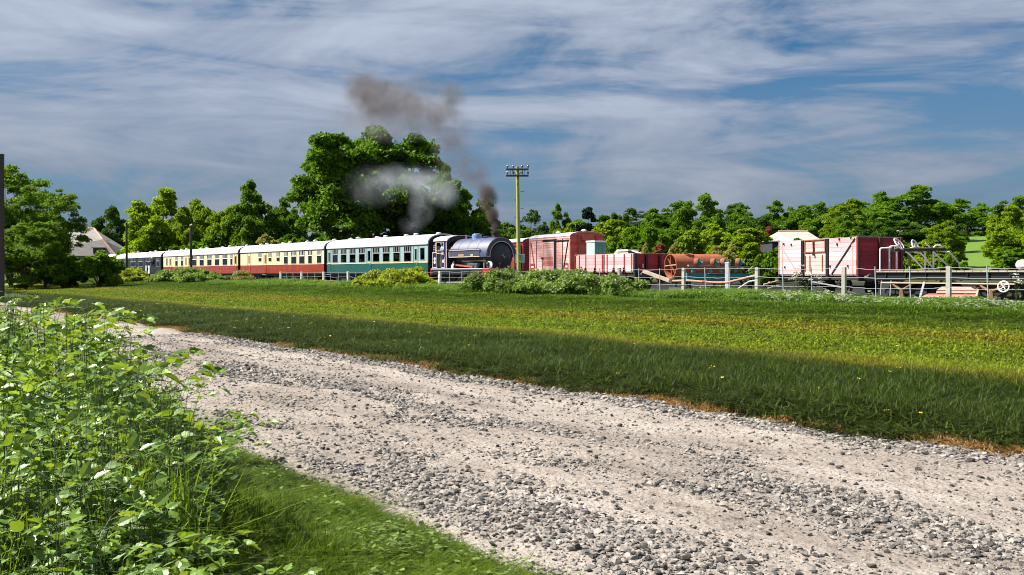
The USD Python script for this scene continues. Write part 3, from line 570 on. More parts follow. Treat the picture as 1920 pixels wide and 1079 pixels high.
obj('tank_filler', MB().lathe([at(912, YT)[0] - XF, 0, 3.33], [0, 0, 1], [(0, .22), (.08, .22), (.1, .25), (.13, .2), (.15, .02)], 18), BLUE, LH, smooth=35)
obj('safety_valve', MB().cyl((dm - 1.2, 0, 3.3), (dm - 1.2, 0, 3.62), .04, 8).cyl((dm - 1.35, .1, 3.3), (dm - 1.35, .1, 3.52), .03, 8), GREYIRON, LH)
# cab
ze, zt = 3.22, 3.62
cabp = Polygon([(-1.22, ze)] + [(-1.26 * np.cos(t), ze + (zt - ze) * np.sin(t)) for t in np.linspace(0, np.pi, 16)] + [(1.22, ze)])
xd0, xd1 = ll(820.8), ll(827.3)                                   # doorway
win = sbox(ll(818.8), 2.42, ll(832.3), 3.12).buffer(-.1).buffer(.1)
wall = sbox(xc0, 1.38, xc1, ze).difference(sbox(xd0, 1.37, xd1, 2.5)).difference(win)
for y in (-1.22, 1.16): obj('cab_side', MB().prism(wall, y, y + .06), BLUE, LH)
bz = 2.5
obj('bunker', MB().box(xb, xc0 - .003, -1.20, 1.20, 1.38, bz), BLUE, LH)
for a, b, z1 in ((ll(811.2), ll(820.2), bz - .03), (ll(827.9), ll(834.5), 2.36)):
    p = sbox(a, 1.43, b, z1); obj('cab_lining', MB().prism(p.difference(p.buffer(-.045)), -1.235, -1.222), LINE, LH)
for px, zz in ((815.7, 2.03), (815.7, 1.80), (831.7, 1.86)):
    x_ = ll(px); r = .11
    obj('white_roundel', MB().lathe([x_, -1.222, zz], [0, -1, 0], [(0, r), (.012, r), (.012, .01)], 20), WHITEP, LH)
obj('window_frame', MB().prism(win.buffer(.04).difference(win.buffer(-.005)), -1.24, -1.221), LINE, LH)
obj('corner_strip', MB().box(xc1 - .10, xc1 + .012, -1.235, -1.2205, 1.4, ze).box(xc0 - .012, xc0 + .07, -1.235, -1.2205, bz, ze), paint('lining_lilac', (.42, .30, .36), .4), LH)
for x0, x1 in ((xc1 - .05, xc1), (xc0, xc0 + .05)):
    w_ = Polygon([(-1.15, 1.38), (1.15, 1.38)] + [(q[0] * .94, q[1] - .03) for q in list(cabp.exterior.coords)[1:-2][::-1]])
    rd = unary_union([Polygon([(s * .75 + .27 * np.cos(t), 2.95 + .2 * np.sin(t)) for t in np.linspace(0, 2 * np.pi, 16)[:-1]]) for s in (-1, 1)])
    obj('cab_wall', MB().prism_x(w_.difference(rd), x0, x1), BLACK, LH)
cr = [(-1.30 * np.cos(t), ze + (zt - ze) * np.sin(t) + .0) for t in np.linspace(0, np.pi, 18)]; ci = [(-1.24 * np.cos(t), ze - .04 + (zt - ze) * np.sin(t)) for t in np.linspace(0, np.pi, 18)]
obj('cab_roof', MB().prism_x(Polygon(cr + ci[::-1]), xc0 - .15, xc1 + .12), paint('cab_roof_grey', (.62, .62, .62), .6, .15), LH, smooth=40)
obj('cab_interior', MB().box(xc0 + .07, xc1 - .08, -1.0, 1.0, 1.38, 1.45).box(xc0 + .06, xc0 + .1, -1.1, 1.1, 1.46, 2.9).box(xc1 - .45, xc1 - .08, -.6, .6, 1.46, 2.9), paint('cab_cream', (.55, .42, .24), .6), LH)
obj('bunker_rail', MB().tube([(xb + .02, -1.1, bz + .3), (xc0, -1.1, bz + .3)], .02).tube([(xb + .02, -1.1, bz + .15), (xc0, -1.1, bz + .15)], .02).tube([(xb + .02, -1.1, bz + .42), (xc0, -1.1, bz + .42)], .02).tube([(xb + .02, -1.1, bz), (xb + .02, -1.1, bz + .44)], .02), GREYIRON, LH)
obj('step', MB().box(xd0, xd1, -1.25, -.9, .55, .58).bar((xd0, -1.2, .55), (xd0, -1.2, 1.0), .05, .02).bar((xd1, -1.2, .55), (xd1, -1.2, 1.0), .05, .02).box(xd0, xd1, -1.25, -.9, .9, .93), SOOT, LH)
obj('cab_handrail', MB().tube([(xd0 - .03, -1.27, 1.5), (xd0 - .03, -1.27, 2.4)], .018).tube([(xd1 + .03, -1.27, 1.5), (xd1 + .03, -1.27, 2.4)], .018), GREYIRON, LH)
# things on the running plate
obj('sandbox', MB().box(xc1 + .35, xc1 + .75, -1.15, -.8, 1.38, 1.62), BLACK, LH)
obj('fire_iron', MB().bar((ll(853), -1.12, 1.60), (ll(884), -1.12, 1.47), .05, .10), RODRED, LH)
obj('vacuum_hose', MB().tube([(.42, .82, 1.36), (.46, .85, 1.75), (.42, .84, 2.05), (.3, .8, 2.1)], .05, 8), paint('hose_red', (.50, .17, .15), .6), LH)
obj('lamp_iron', MB().bar((.43, -.5, 1.36), (.43, -.5, 1.62), .04).cyl((.43, -.5, 1.62), (.43, -.5, 1.72), .045, 8), RED, LH)
obj('front_lamp_iron', MB().bar((.43, .3, 1.36), (.43, .3, 1.66), .04), RED, LH)
# wheels and motion
for xw in (xb + 1.5, xb + 3.3, -1.1):
    w_ = MB(); dummy = None
    for s in (-1, 1):
        w_.ring((xw, s * .78, .62), (0, 1, 0), .58, .06, 28, 6); w_.lathe([xw, s * .70, .62], [0, s, 0], [(0, .12), (.16, .12), (.16, .05)], 12)
        for q in range(10): a = q * np.pi / 5; w_.bar((xw + .1 * np.cos(a), s * .78, .62 + .1 * np.sin(a)), (xw + .55 * np.cos(a), s * .78, .62 + .55 * np.sin(a)), .05, .05)
    w_.cyl((xw, -.75, .62), (xw, .75, .62), .08, 8); o = obj('driving_wheel', w_, IRON, LH)
    obj('spring', MB().tube([(xw - .35, -1.0, 1.0), (xw - .3, -1.0, 1.25), (xw, -1.0, 1.36), (xw + .3, -1.0, 1.25), (xw + .35, -1.0, 1.0)], .02), GREYIRON, o)
obj('coupling_rod', MB().box(xb + 1.35, -.95, -.95, -.88, .40, .50), paint('polished_rod', (.5, .5, .5), .3, .1, metallic=.7), LH)
obj('cylinder_cover', MB().cyl((-.9, -.98, .85), (-.1, -.98, .85), .26, 18), BLACK, LH)
obj('brake_rod', MB().box(xb + .4, -.3, -.92, -.87, .22, .28), IRON, LH)
lp = thing('headlamp', 'round white lamp disc standing on the front corner of the engine', 'lamp', (XF + ll(913), YT - 1.0, RAIL + 1.38))
obj('lamp_body', MB().cyl((-.16, 0, .22), (.02, 0, .22), .17, 20).box(-.14, 0, -.06, .06, 0, .08), BLACK, lp)
obj('lens', MB().lathe([.02, 0, .22], [.35, -.94, 0], [(-.02, .215), (.015, .215), (.03, .18), (.035, .02)], 24), WHITEP, lp)
cn = thing('oil_can', 'small white can on the running plate in front of the engine cab', 'can', (XF + ll(847.5), YT - 1.08, RAIL + 1.38))
obj('can_body', MB().lathe([0, 0, 0], [0, 0, 1], [(0, .15), (.2, .15), (.27, .08), (.33, .08), (.33, .01)], 18), WHITEP, cn, smooth=35)
obj('handle', MB().ring((0, 0, .36), (0, 1, 0), .07, .012, 14), GREYIRON, cn)

# ------------------------------------------------------------------ people
import manifold3d as m3
def hull(a, b, ra, rb): return m3.Manifold.batch_hull([m3.Manifold.sphere(ra, 14).translate(tuple(a)), m3.Manifold.sphere(rb, 14).translate(tuple(b))])
def figure(label, loc, rotz, shirt, hair, lean, arm, seated=False):
    """Upper body at an opening, facing local -y; hips hidden behind the wall."""
    t = thing('person', label, 'person', loc, rotz)
    L = np.array([0, -lean, 0]); hip, waist, chest, neck = np.array([0, 0, .95]), np.array([0, -lean * .25, 1.1]), np.array([0, -lean * .75, 1.35]), np.array([0, -lean, 1.5])
    sh = [chest + [s * .17, 0, .06] for s in (-1, 1)]; el = [sh[0] + [-.08, -.12, -.24], sh[1] + [.10, -.16, -.22]]; hd = [el[0] + [.05, -.22, .02], el[1] + ([.0, -.24, .10] if arm else [-.05, -.2, .02])]
    head = neck + [0, -.05, .17]
    parts = [hull(hip, waist, .15, .14), hull(waist, chest, .14, .15), hull(sh[0], sh[1], .08, .08), hull(chest, neck, .12, .06), hull(neck, head - [0, 0, .05], .055, .06),
             m3.Manifold.sphere(1, 20).scale((.078, .098, .118)).translate(tuple(head)), m3.Manifold.sphere(.018, 8).translate(tuple(head + [0, -.1, -.01]))]
    for s in (-1, 1):
        parts.append(m3.Manifold.sphere(.022, 8).translate(tuple(head + [s * .078, 0, 0])))
        for q in (-1, 1): pass
    if seated: knee = [np.array([lg * .12, -.40, .98]) for lg in (-1, 1)]; parts += [q for lg, kn in zip((-1, 1), knee) for q in (hull(hip + [lg * .08, 0, 0], kn, .09, .07), hull(kn, kn + [0, .02, -.42], .065, .045), hull(kn + [0, 0, -.43], kn + [0, -.12, -.44], .04, .033))]
    for lg in (() if seated else (-1, 1)): parts += [hull(hip + [lg * .08, 0, 0], [lg * .1, .0, .5], .09, .07), hull([lg * .1, 0, .5], [lg * .1, .02, .06], .065, .045), hull([lg * .1, .02, .05], [lg * .1, -.14, .04], .04, .035)]
    for k in (0, 1):
        parts += [hull(sh[k], el[k], .055, .045), hull(el[k], hd[k], .042, .03)]
        f = hd[k] - el[k]; f = f / np.linalg.norm(f); sd_ = np.cross(f, [0, 0, 1]); sd_ /= np.linalg.norm(sd_)
        palm = hd[k] + f * .05; parts.append(hull(hd[k], palm, .028, .034))
        for q, ln in enumerate((.06, .07, .065, .05)): b_ = palm + sd_ * (q - 1.5) * .019; parts.append(hull(b_, b_ + f * ln + [0, 0, -.02], .009, .008))
        parts.append(hull(hd[k] + sd_ * .03, hd[k] + sd_ * .05 + f * .05, .011, .009))
    b = m3.Manifold.batch_boolean(parts, m3.OpType.Add).refine_to_length(.05); mm = b.to_mesh(); tm = trimesh.Trimesh(mm.vert_properties[:, :3], mm.tri_verts); trimesh.smoothing.filter_taubin(tm, iterations=4)
    obj('body', tm, paint('skin', (.55, .33, .24), .55, .1), t, smooth=True)
    cl = [hull(hip, waist, .165, .155), hull(waist, chest, .155, .165), hull(sh[0], sh[1], .095, .095), hull(chest, neck - [0, 0, .05], .135, .075)]
    for k in (0, 1): cl += [hull(sh[k], el[k], .068, .06), hull(el[k], el[k] + (hd[k] - el[k]) * .7, .058, .05)]
    c_ = m3.Manifold.batch_boolean(cl, m3.OpType.Add).refine_to_length(.04).to_mesh(); obj('shirt', (c_.vert_properties[:, :3], c_.tri_verts), shirt, t, smooth=True)
    tr = m3.Manifold.batch_boolean([q for lg in (-1, 1) for q in ((hull(hip + [lg * .08, 0, 0], [lg * .12, -.40, .98], .105, .085), hull([lg * .12, -.40, .98], [lg * .12, -.38, .60], .08, .062)) if seated else (hull(hip + [lg * .08, 0, 0], [lg * .1, 0, .5], .105, .085), hull([lg * .1, 0, .5], [lg * .1, .02, .1], .08, .065)))], m3.OpType.Add).to_mesh()
    obj('trousers', (tr.vert_properties[:, :3], tr.tri_verts), BLACK, t, smooth=40)
    h_ = (m3.Manifold.sphere(1, 20).scale((.085, .105, .124)).translate(tuple(head + [0, .012, .014])) - m3.Manifold.cube((.3, .3, .3), True).translate(tuple(head + [0, -.17, -.10]))).to_mesh()
    obj('hair', (h_.vert_properties[:, :3], h_.tri_verts), hair, t, smooth=40)
    e = MB()
    for s in (-1, 1): e.add(m3.Manifold.sphere(.012, 8).translate(tuple(head + [s * .032, -.088, .012])))
    obj('eyes', e, BLACK, t); obj('mouth', MB().box(head[0] - .025, head[0] + .025, head[1] - .094, head[1] - .085, head[2] - .052, head[2] - .044), paint('lips', (.35, .12, .10), .5), t)
    return t
figure('driver in light blue leaning at the engine cab window', (XF + ll(829), YT - .97, RAIL + 1.36), -8, paint('light_blue_cloth', (.30, .42, .55), .9, .2, 6), paint('dark_hair', (.05, .035, .025), .6), .18, False, 0)
pxp = at(287.3, YS)[0]
figure('white-haired person in dark clothes leaning from the tail carriage door', (pxp, YS + .18, RAIL + 1.2), 10, paint('dark_cloth', (.03, .03, .035), .9, .2, 6), paint('white_hair', (.72, .70, .66), .7), .34, True, 0)
for px, lb, cl_, hr in ((393, 'passenger in dull green seated at a window of the third carriage, left one', (.10, .16, .10), (.06, .04, .03)), (407.3, 'passenger in a red top seated at a window of the third carriage', (.42, .05, .04), (.10, .06, .03)), (421.6, 'passenger in a white shirt seated at the right end of the third carriage', (.72, .72, .74), (.35, .33, .30))):
    k_ = lb.split()[3]; figure(lb, (at(px, YS)[0], YS + .66, RAIL + .72), 0, paint(f'{k_}_passenger_cloth', cl_, .9, .15, 6), paint(f'{k_}_passenger_hair', hr, .7), .06, False, True)

# ------------------------------------------------------------------ stabled wagons and the things round them
rng = np.random.default_rng(5)
def frame(corner, ang, L, W):
    """Centre of a vehicle from its near right corner, heading and size."""
    a = math.radians(ang); d, n = np.array([math.cos(a), math.sin(a)]), np.array([-math.sin(a), math.cos(a)])
    return np.asarray(corner) - d * L / 2 + n * W / 2, d, n
def lpx(px, corner, ang, L, W):
    """Local x of column px on the near side of a vehicle."""
    c, d, n = frame(corner, ang, L, W); p0 = np.asarray(corner); u = (px - 960) / FPX; r = FW[:2] + u * RT[:2]
    s = np.linalg.solve(np.stack([r, -d], 1), p0)[1]; return L / 2 + s
def planks(parent, x0, x1, y, z0, z1, rows, mats, th=.03, gap=.012, sgn=-1):
    h = (z1 - z0) / rows
    for r in range(rows):
        e = rng.uniform(0, .006); obj('plank', MB().box(x0 + rng.uniform(.003, .01), x1 - rng.uniform(.003, .01), y, y + sgn * (th + e), z0 + r * h + gap / 2, z0 + (r + 1) * h - gap / 2), mats[rng.integers(len(mats))], parent)
def planks_end(parent, x, prof, z0, z1, rows, mats, th=.03, gap=.006, y0=-9, y1=9):
    h = (z1 - z0) / rows
    for r in range(rows):
        p = sbox(y0, z0 + r * h + gap / 2, y1, z0 + (r + 1) * h - gap / 2).intersection(prof)
        if not p.is_empty and p.area > .01: e = rng.uniform(0, .006); obj('plank', MB().prism_x(p, x, x + th + e), mats[rng.integers(len(mats))], parent)
def running_gear(t, L, W, zf, wb=None):
    wb = wb or L * .52; u = MB().box(-L / 2, L / 2, -W / 2 + .12, -W / 2 + .24, zf - .26, zf).box(-L / 2, L / 2, W / 2 - .24, W / 2 - .12, zf - .26, zf).box(-L / 2, L / 2, -W / 2 + .24, W / 2 - .24, zf - .1, zf - .02)
    obj('underframe', u, SOOT, t)
    for s in (-1, 1):
        e = obj('headstock', MB().box(s * L / 2, s * (L / 2 + .1), -W / 2, W / 2, zf - .3, zf - .01), SOOT, t); bu = MB()
        for yy in (-.86, .86): bu.lathe([s * (L / 2 + .1), yy, zf - .15], [s, 0, 0], [(0, .13), (.12, .1), (.34, .07), (.34, .19), (.38, .17), (.39, .02)], 14)
        obj('buffers', bu, IRON, e)
        x = s * wb / 2; w = MB()
        for q in (-1, 1): wheel(w, x, q * .80, .46, .44, -q)
        w.cyl((x, -.8, .46), (x, .8, .46), .06, 8); o = obj('wheelset', w, IRON, t); g = MB()
        for q in (-1, 1): yy = q * (W / 2 - .18); g.box(x - .13, x + .13, yy - .06, yy + .06, .34, .6).bar((x - .25, yy, zf - .25), (x - .12, yy, .4), .03).bar((x + .25, yy, zf - .25), (x + .12, yy, .4), .03).tube([(x - .45, yy, zf - .22), (x - .2, yy, .68), (x + .2, yy, .68), (x + .45, yy, zf - .22)], .03)
        obj('axle_guard', g, SOOT, o)
    obj('brake_lever', MB().bar((-.3, -W / 2 - .02, zf - .35), (L * .38, -W / 2 - .05, zf - .62), .03, .06), GREYIRON, t)

# closed van with the arched roof
VC, VA, VL, VW, VR = (-44.2, 39.28), -13, 6.06, 2.5, .55
c, _, _ = frame(VC, VA, VL, VW); vx = lambda p: lpx(p, VC, VA, VL, VW)
van = thing('goods_van', 'sunlit pink and red plank goods van with arched white roof, right of the telegraph pole', 'goods van', (*c, VR), VA)
z0, ze, zr = 1.12, 3.52, 3.80
obj('body_shell', MB().box(-VL / 2 + .02, VL / 2 - .02, -VW / 2 + .02, VW / 2 - .02, z0, ze), BLACK, van)
bays = [(994.3, 1005.9), (1006.8, 1018), (1043.6, 1054.4), (1055.6, 1068.6)]
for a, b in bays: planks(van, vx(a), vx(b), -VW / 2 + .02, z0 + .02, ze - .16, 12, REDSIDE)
dr = obj('door', MB().prism(sbox(vx(1018.5), z0 + .03, vx(1039.5), ze - .3).difference(sbox(vx(1019.6), z0 + .12, vx(1038.4), ze - .42)), -VW / 2 - .06, -VW / 2 - .02), REDSIDE[1], van)
DOORP = REDSIDE + [paint('rubbed_red', (.62, .16, .13), .7, .3, 3, stretch=(1, 1, 4), worn=.4, worn_c=(.78, .5, .46))]
hh = (ze - .42 - z0 - .12) / 12
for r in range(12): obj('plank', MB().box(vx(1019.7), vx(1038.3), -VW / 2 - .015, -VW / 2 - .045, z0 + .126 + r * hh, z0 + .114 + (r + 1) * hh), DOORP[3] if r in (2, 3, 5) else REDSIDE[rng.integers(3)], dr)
obj('latch', MB().box(vx(1016.5), vx(1020), -VW / 2 - .1, -VW / 2 - .062, 2.05, 2.17).bar((vx(1018.5), -VW / 2 - .08, 2.1), (vx(1018.8), -VW / 2 - .08, 1.3), .03), SOOT, dr)
obj('door_rail', MB().box(vx(1018), vx(1067), -VW / 2 - .08, -VW / 2 - .005, ze - .3, ze - .24), SOOT, van)
obj('top_rail', MB().box(-VL / 2, VL / 2, -VW / 2 - .04, -VW / 2 + .02, ze - .15, ze - .01), REDSIDE[0], van)
for a, b in ((1006, 1006.7), (1040, 1043.2), (1054.6, 1055.4)): obj('upright', MB().box(vx(a), vx(b), -VW / 2 - .035, -VW / 2 + .01, z0, ze - .15), BLACK, van)
for a, b in ((994, 995), (1068.2, 1069)): obj('corner_post', MB().box(vx(a), vx(b), -VW / 2 - .05, -VW / 2 + .01, z0 - .1, ze - .15), REDSIDE[1], van)
obj('diagonal_strap', MB().bar((vx(996.5), -VW / 2 - .045, 3.2), (vx(1004.3), -VW / 2 - .045, 1.2), .03, .06), REDEND[1], van)
obj('diagonal_strap', MB().bar((vx(1065.8), -VW / 2 - .045, 3.2), (vx(1057), -VW / 2 - .045, 1.2), .03, .06), BLACK, van)
for a, b in ((996, 1003), (1060.5, 1066)): obj('number_panel', MB().box(vx(a), vx(b), -VW / 2 - .05, -VW / 2 - .036, 1.25, 1.75), REDEND[1], van); obj('painted_patch', MB().box(vx(a + .8), vx(b - .8), -VW / 2 - .053, -VW / 2 - .0505, 1.45, 1.56), WHITEP, van)
ev = [(-(VW / 2) * np.cos(t), ze + (zr - ze) * np.sin(t)) for t in np.linspace(0, np.pi, 22)]; endp = Polygon([(-VW / 2, z0)] + ev + [(VW / 2, z0)])
for s in (-1, 1): obj('end_panel', MB().prism_x(endp, s * (VL / 2 - .04), s * (VL / 2 - .01)), BLACK, van)
planks_end(van, VL / 2 - .01, endp.buffer(-.01), z0 + .02, zr, 12, REDEND2)
obj('end_arch', MB().prism_x(Polygon(ev).difference(Polygon(ev).buffer(-.10)).intersection(sbox(-2, ze + .02, 2, 9)), VL / 2 + .03, VL / 2 + .06), REDEND2[1], van)
obj('hood_vent', MB().add(m3.Manifold.hull_points(np.array([[VL / 2 + .03, -.42, 3.68], [VL / 2 + .03, .42, 3.68], [VL / 2 + .03, -.42, 3.2], [VL / 2 + .03, .42, 3.2], [VL / 2 + .2, -.48, 3.22], [VL / 2 + .2, .48, 3.22]]))), REDEND2[1], van)
obj('end_stanchion', MB().box(VL / 2 + .03, VL / 2 + .10, -.72, -.62, z0 - .1, 3.6), REDEND2[2], van); obj('end_stanchion', MB().box(VL / 2 + .03, VL / 2 + .10, .62, .72, z0 - .1, 3.6), REDEND2[2], van)
ro = [(-(VW / 2 + .07) * np.cos(t), ze + (zr + .03 - ze) * np.sin(t)) for t in np.linspace(0, np.pi, 22)]; ri = [(q[0] * .98, q[1] - .035) for q in ro]
rf = obj('roof', MB().prism_x(Polygon(ro + ri[::-1]), -VL / 2 - .08, VL / 2 + .05), ROOFW, van, smooth=40)
for p in (1023.5, 1070.5): obj('roof_vent', MB().lathe([lpx(p, VC, VA, VL, VW) - .5, 0, zr - .02], [0, 0, 1], [(0, .13), (.1, .13), (.1, .2), (.18, .14), (.22, .03)], 12), ROOFW, rf)
running_gear(van, VL, VW, z0)

# second van, behind
V2, A2, L2 = np.array(at_depth(981, 69.6)), -13, 5.6
c, _, _ = frame(V2, A2, L2, 2.4); vx2 = lambda p: lpx(p, V2, A2, L2, 2.4)
van2 = thing('goods_van', 'dark red goods van with ribbed steel end, behind the engine and the telegraph pole', 'goods van', (*c, .6), A2)
ze2, zr2 = 3.45, 3.78; z02 = 1.12
obj('body_shell', MB().box(-L2 / 2 + .02, L2 / 2 - .04, -1.18, 1.18, z02, ze2), REDVAN, van2)
for a, b in ((938, 954), (955.5, 965)): planks(van2, vx2(a), vx2(b), -1.18, z02 + .02, ze2 - .15, 12, REDEND2)
d2 = obj('door', MB().box(vx2(965.6), vx2(978), -1.23, -1.185, z02 + .04, ze2 - .3), REDVAN, van2); obj('door_frame', MB().prism(sbox(vx2(965.4), z02, vx2(978.5), ze2 - .25).difference(sbox(vx2(966.4), z02 - .1, vx2(977.5), ze2 - .34)), -1.25, -1.232), BLACK, d2)
for r in range(6): obj('rail', MB().box(vx2(966.6), vx2(977.2), -1.255, -1.234, 1.3 + r * .32, 1.34 + r * .32), WHITEP if r == 5 else REDEND2[1], d2)
ev = [(-1.2 * np.cos(t), ze2 + (zr2 - ze2) * np.sin(t)) for t in np.linspace(0, np.pi, 18)]
obj('steel_end', MB().prism_x(Polygon([(-1.2, z02)] + ev + [(1.2, z02)]), L2 / 2 - .04, L2 / 2), REDVAN, van2)
for r in range(15): obj('rib', MB().cyl((L2 / 2 - .01, -1.12, 1.22 + r * .15), (L2 / 2 - .01, 1.12, 1.22 + r * .15), .055, 8), REDVAN, van2)
ro = [(-1.27 * np.cos(t), ze2 + (zr2 + .03 - ze2) * np.sin(t)) for t in np.linspace(0, np.pi, 18)]
obj('roof', MB().prism_x(Polygon(ro + [(q[0] * .98, q[1] - .035) for q in ro][::-1]), -L2 / 2 - .05, L2 / 2 + .05), ROOFW, van2, smooth=40)
running_gear(van2, L2, 2.4, z02)

# low open wagon
OC, OA, OL, OW = at_depth(1188, 50), -7.3, 5.75, 2.45
c, _, _ = frame(OC, OA, OL, OW); ox = lambda p: lpx(p, OC, OA, OL, OW)
ow = thing('open_wagon', 'low open wagon with pinkish white plank side and crimson end, loaded with a cabinet', 'open wagon', (*c, .55), OA)
z0, z1 = 1.15, 2.15
def open_body(t, L, W, z0, z1, rows, side, end):
    obj('floor', MB().box(-L / 2 + .05, L / 2 - .05, -W / 2 + .05, W / 2 - .05, z0 - .06, z0 + .05), WOOD, t)
    planks(t, -L / 2 + .07, L / 2 - .07, W / 2 - .05, z0, z1, rows, end, sgn=1)
    pr = sbox(-W / 2 + .0, z0, W / 2 - .0, z1)
    planks_end(t, -L / 2 + .02, pr, z0, z1, rows, end)
    planks_end(t, L / 2 - .05, pr, z0, z1, rows, end)
    obj('end_lining', MB().box(L / 2 - .066, L / 2 - .054, -W / 2 + .07, W / 2 - .08, z0 + .052, z1 - .01), paint('dark_backing', (.05, .03, .025), .9), t)  # dark board added behind the end planks to stop light showing through the gaps
    ib = MB().box(-L / 2 + .07, L / 2 - .07, -W / 2 + .045, -W / 2 + .06, z0, z1 - .02).box(-L / 2 + .07, L / 2 - .07, W / 2 - .07, W / 2 - .055, z0, z1 - .02); obj('inner_lining', ib, WOOD, t)
    obj('top_edge', MB().box(L / 2 - .06, L / 2 + .0, -W / 2, W / 2, z1 + .003, z1 + .03).box(-L / 2, L / 2 - .065, -W / 2 + .01, -W / 2 + .06, z1 + .003, z1 + .025).box(-L / 2, L / 2 - .065, W / 2 - .06, W / 2 - .01, z1 + .003, z1 + .025), paint('worn_iron_edge', (.50, .42, .40), .6, .3, 6), t)
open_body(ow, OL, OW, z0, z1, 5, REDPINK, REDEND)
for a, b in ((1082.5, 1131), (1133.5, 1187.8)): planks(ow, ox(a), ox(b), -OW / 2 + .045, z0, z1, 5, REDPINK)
obj('door_gap', MB().box(ox(1131.3), ox(1133.2), -OW / 2 + .01, -OW / 2 + .04, z0 - .1, z1), BLACK, ow)
for p in (1086.3, 1098.2, 1116, 1129.4, 1138.3, 1151.1, 1170.4, 1184.3):
    x = ox(p); o = obj('side_strap', MB().box(x - .035, x + .035, -OW / 2 - .02, -OW / 2 + .006, z0 - .08, z1 - .01), REDEND[1], ow)
    if p in (1098.2, 1116, 1151.1, 1170.4): obj('door_hook', MB().bar((x - .12, -OW / 2 - .03, z0 - .15), (x + .03, -OW / 2 - .06, z0 + .22), .06), BLACK, o)
for yy, w in ((-OW / 2 + .09, .14), (-.35, .13), (.62, .13)): obj('end_stanchion', MB().box(OL / 2 - .01, OL / 2 + .09, yy - w / 2, yy + w / 2, z0 - .2, z1 + .0), BLACK, ow)
obj('lamp_bracket', MB().box(OL / 2 - .01, OL / 2 + .05, -.62, -.56, 1.36, 1.58), WHITEP, ow)
running_gear(ow, OL, OW, z0)
# cabinet, sheet and crate in it
def in_wagon(p, yl): return tuple(np.asarray(c) + np.array([math.cos(math.radians(OA)), math.sin(math.radians(OA))]) * (ox(p)) + np.array([-math.sin(math.radians(OA)), math.cos(math.radians(OA))]) * yl)
cb = thing('cabinet', 'tall pale teal boarded cabinet standing in the low open wagon', 'cabinet', (*in_wagon(1097, -.4), .55 + z0 + .05), OA)
w, h = .42, 1.82
obj('carcass', MB().box(-w + .02, w - .02, -w + .02, w - .02, 0, h - .1), paint('cabinet_inside', (.05, .12, .11), .7), cb)
for k in range(3):
    a, b = -w + k * 2 * w / 3 + .008, -w + (k + 1) * 2 * w / 3 - .008
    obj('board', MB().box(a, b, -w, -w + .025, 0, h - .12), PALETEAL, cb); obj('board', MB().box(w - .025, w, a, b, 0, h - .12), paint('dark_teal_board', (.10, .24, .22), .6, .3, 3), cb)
obj('lid', MB().box(-w - .03, w + .03, -w - .03, w + .03, h - .1, h), paint('cabinet_lid', (.70, .76, .74), .5), cb)
sh = thing('white_sheet', 'white triangular sheet propped up in the low open wagon beside the crate', 'sheet', (*in_wagon(1134, -.5), .55 + z0 + .05))
obj('sheet', MB().add(m3.Manifold.hull_points(np.array([[-.35, 0, .75], [.22, 0, 1.28], [.22, .02, .75], [-.35, .25, .78], [.24, .3, 1.2]]))), WHITEP, sh); obj('prop', MB().bar((.1, .1, 0), (.1, .1, .9), .05), WOOD, sh)
cr_ = thing('crate', 'pale crate with a brown end standing in the low open wagon', 'crate', (*in_wagon(1152, -.2), .55 + z0 + .05), OA)
obj('crate_body', MB().box(-.42, .40, -.35, .35, 0, 1.12), paint('crate_pale', (.55, .50, .40), .7, .2, 4), cr_); obj('crate_end', MB().box(.403, .44, -.34, .34, 0, 1.12), paint('crate_brown', (.16, .07, .03), .7), cr_); obj('crate_lid', MB().box(-.5, .46, -.4, .4, 1.123, 1.22), paint('crate_lid', (.72, .70, .60), .7, .2), cr_)
bd = thing('loose_board', 'pale loose board lying sloped in the low open wagon right of the crate', 'board', (*in_wagon(1168, -.2), .55 + z0 + .05))
obj('board', MB().bar((-.35, 0, 1.15), (.35, .1, .92), .3, .04), paint('crate_lid', ()), bd); obj('batten', MB().bar((0, .05, .0), (0, .05, 1.0), .06), WOOD, bd)

# rusty boiler shell
bx, by = at_depth(1256.5, 47); bxz = hz(499.5, 47); ba = math.degrees(math.atan2(.943, .304))
bo = thing('boiler_shell', 'rusty orange empty boiler shell with a hole in its top, lying open-ended', 'boiler shell', (bx, by, bxz - .64), ba)
cy = lambda r, L, x0: m3.Manifold.cylinder(L, r, r, 40).rotate((0, 90, 0)).translate((x0, 0, .64))
ORANGE = paint('orange_rust', (.34, .10, .04), .75, .4, 2.5, c2=(.24, .07, .03), bump=.3, bscale=18, local=True, worn=.2, worn_c=(.52, .26, .16))
shell = cy(.64, 2.9, 0) - cy(.60, 2.86, -.03) - m3.Manifold.cylinder(1, .25, .25, 28).translate((.98, -.14, .9))
obj('shell', shell, ORANGE, bo, smooth=30)
obj('hole_rim', MB().ring((.98, -.14, 1.262), (0, -.22, 1), .27, .03, 24), RUST, bo)
obj('stay', MB().bar((.06, -.6, .72), (.06, .6, .66), .05), WOOD, bo); obj('stay', MB().bar((.06, -.1, .05), (.06, .08, 1.25), .05), RUST, bo); obj('stay', MB().bar((.08, -.42, .2), (.08, .4, 1.1), .045), RUST, bo)
for s, nm in ((.45, 'nearer'), (2.3, 'farther')):
    d_ = np.array([.304, .943]); p = np.array([bx, by]) + d_ * s; g = bxz - .66
    tb_ = thing('timber_support', f'dark timber stack under the {nm} end of the rusty boiler shell', 'timber', (*p, 0), ba)
    for k, zz in enumerate((.45, .67)): obj('timber', MB().box(-.15, .15, -.75 + .1 * k, .75 - .1 * k, zz, min(zz + .2, g)), paint('old_timber', (.10, .085, .07), .9, .4, 4), tb_)

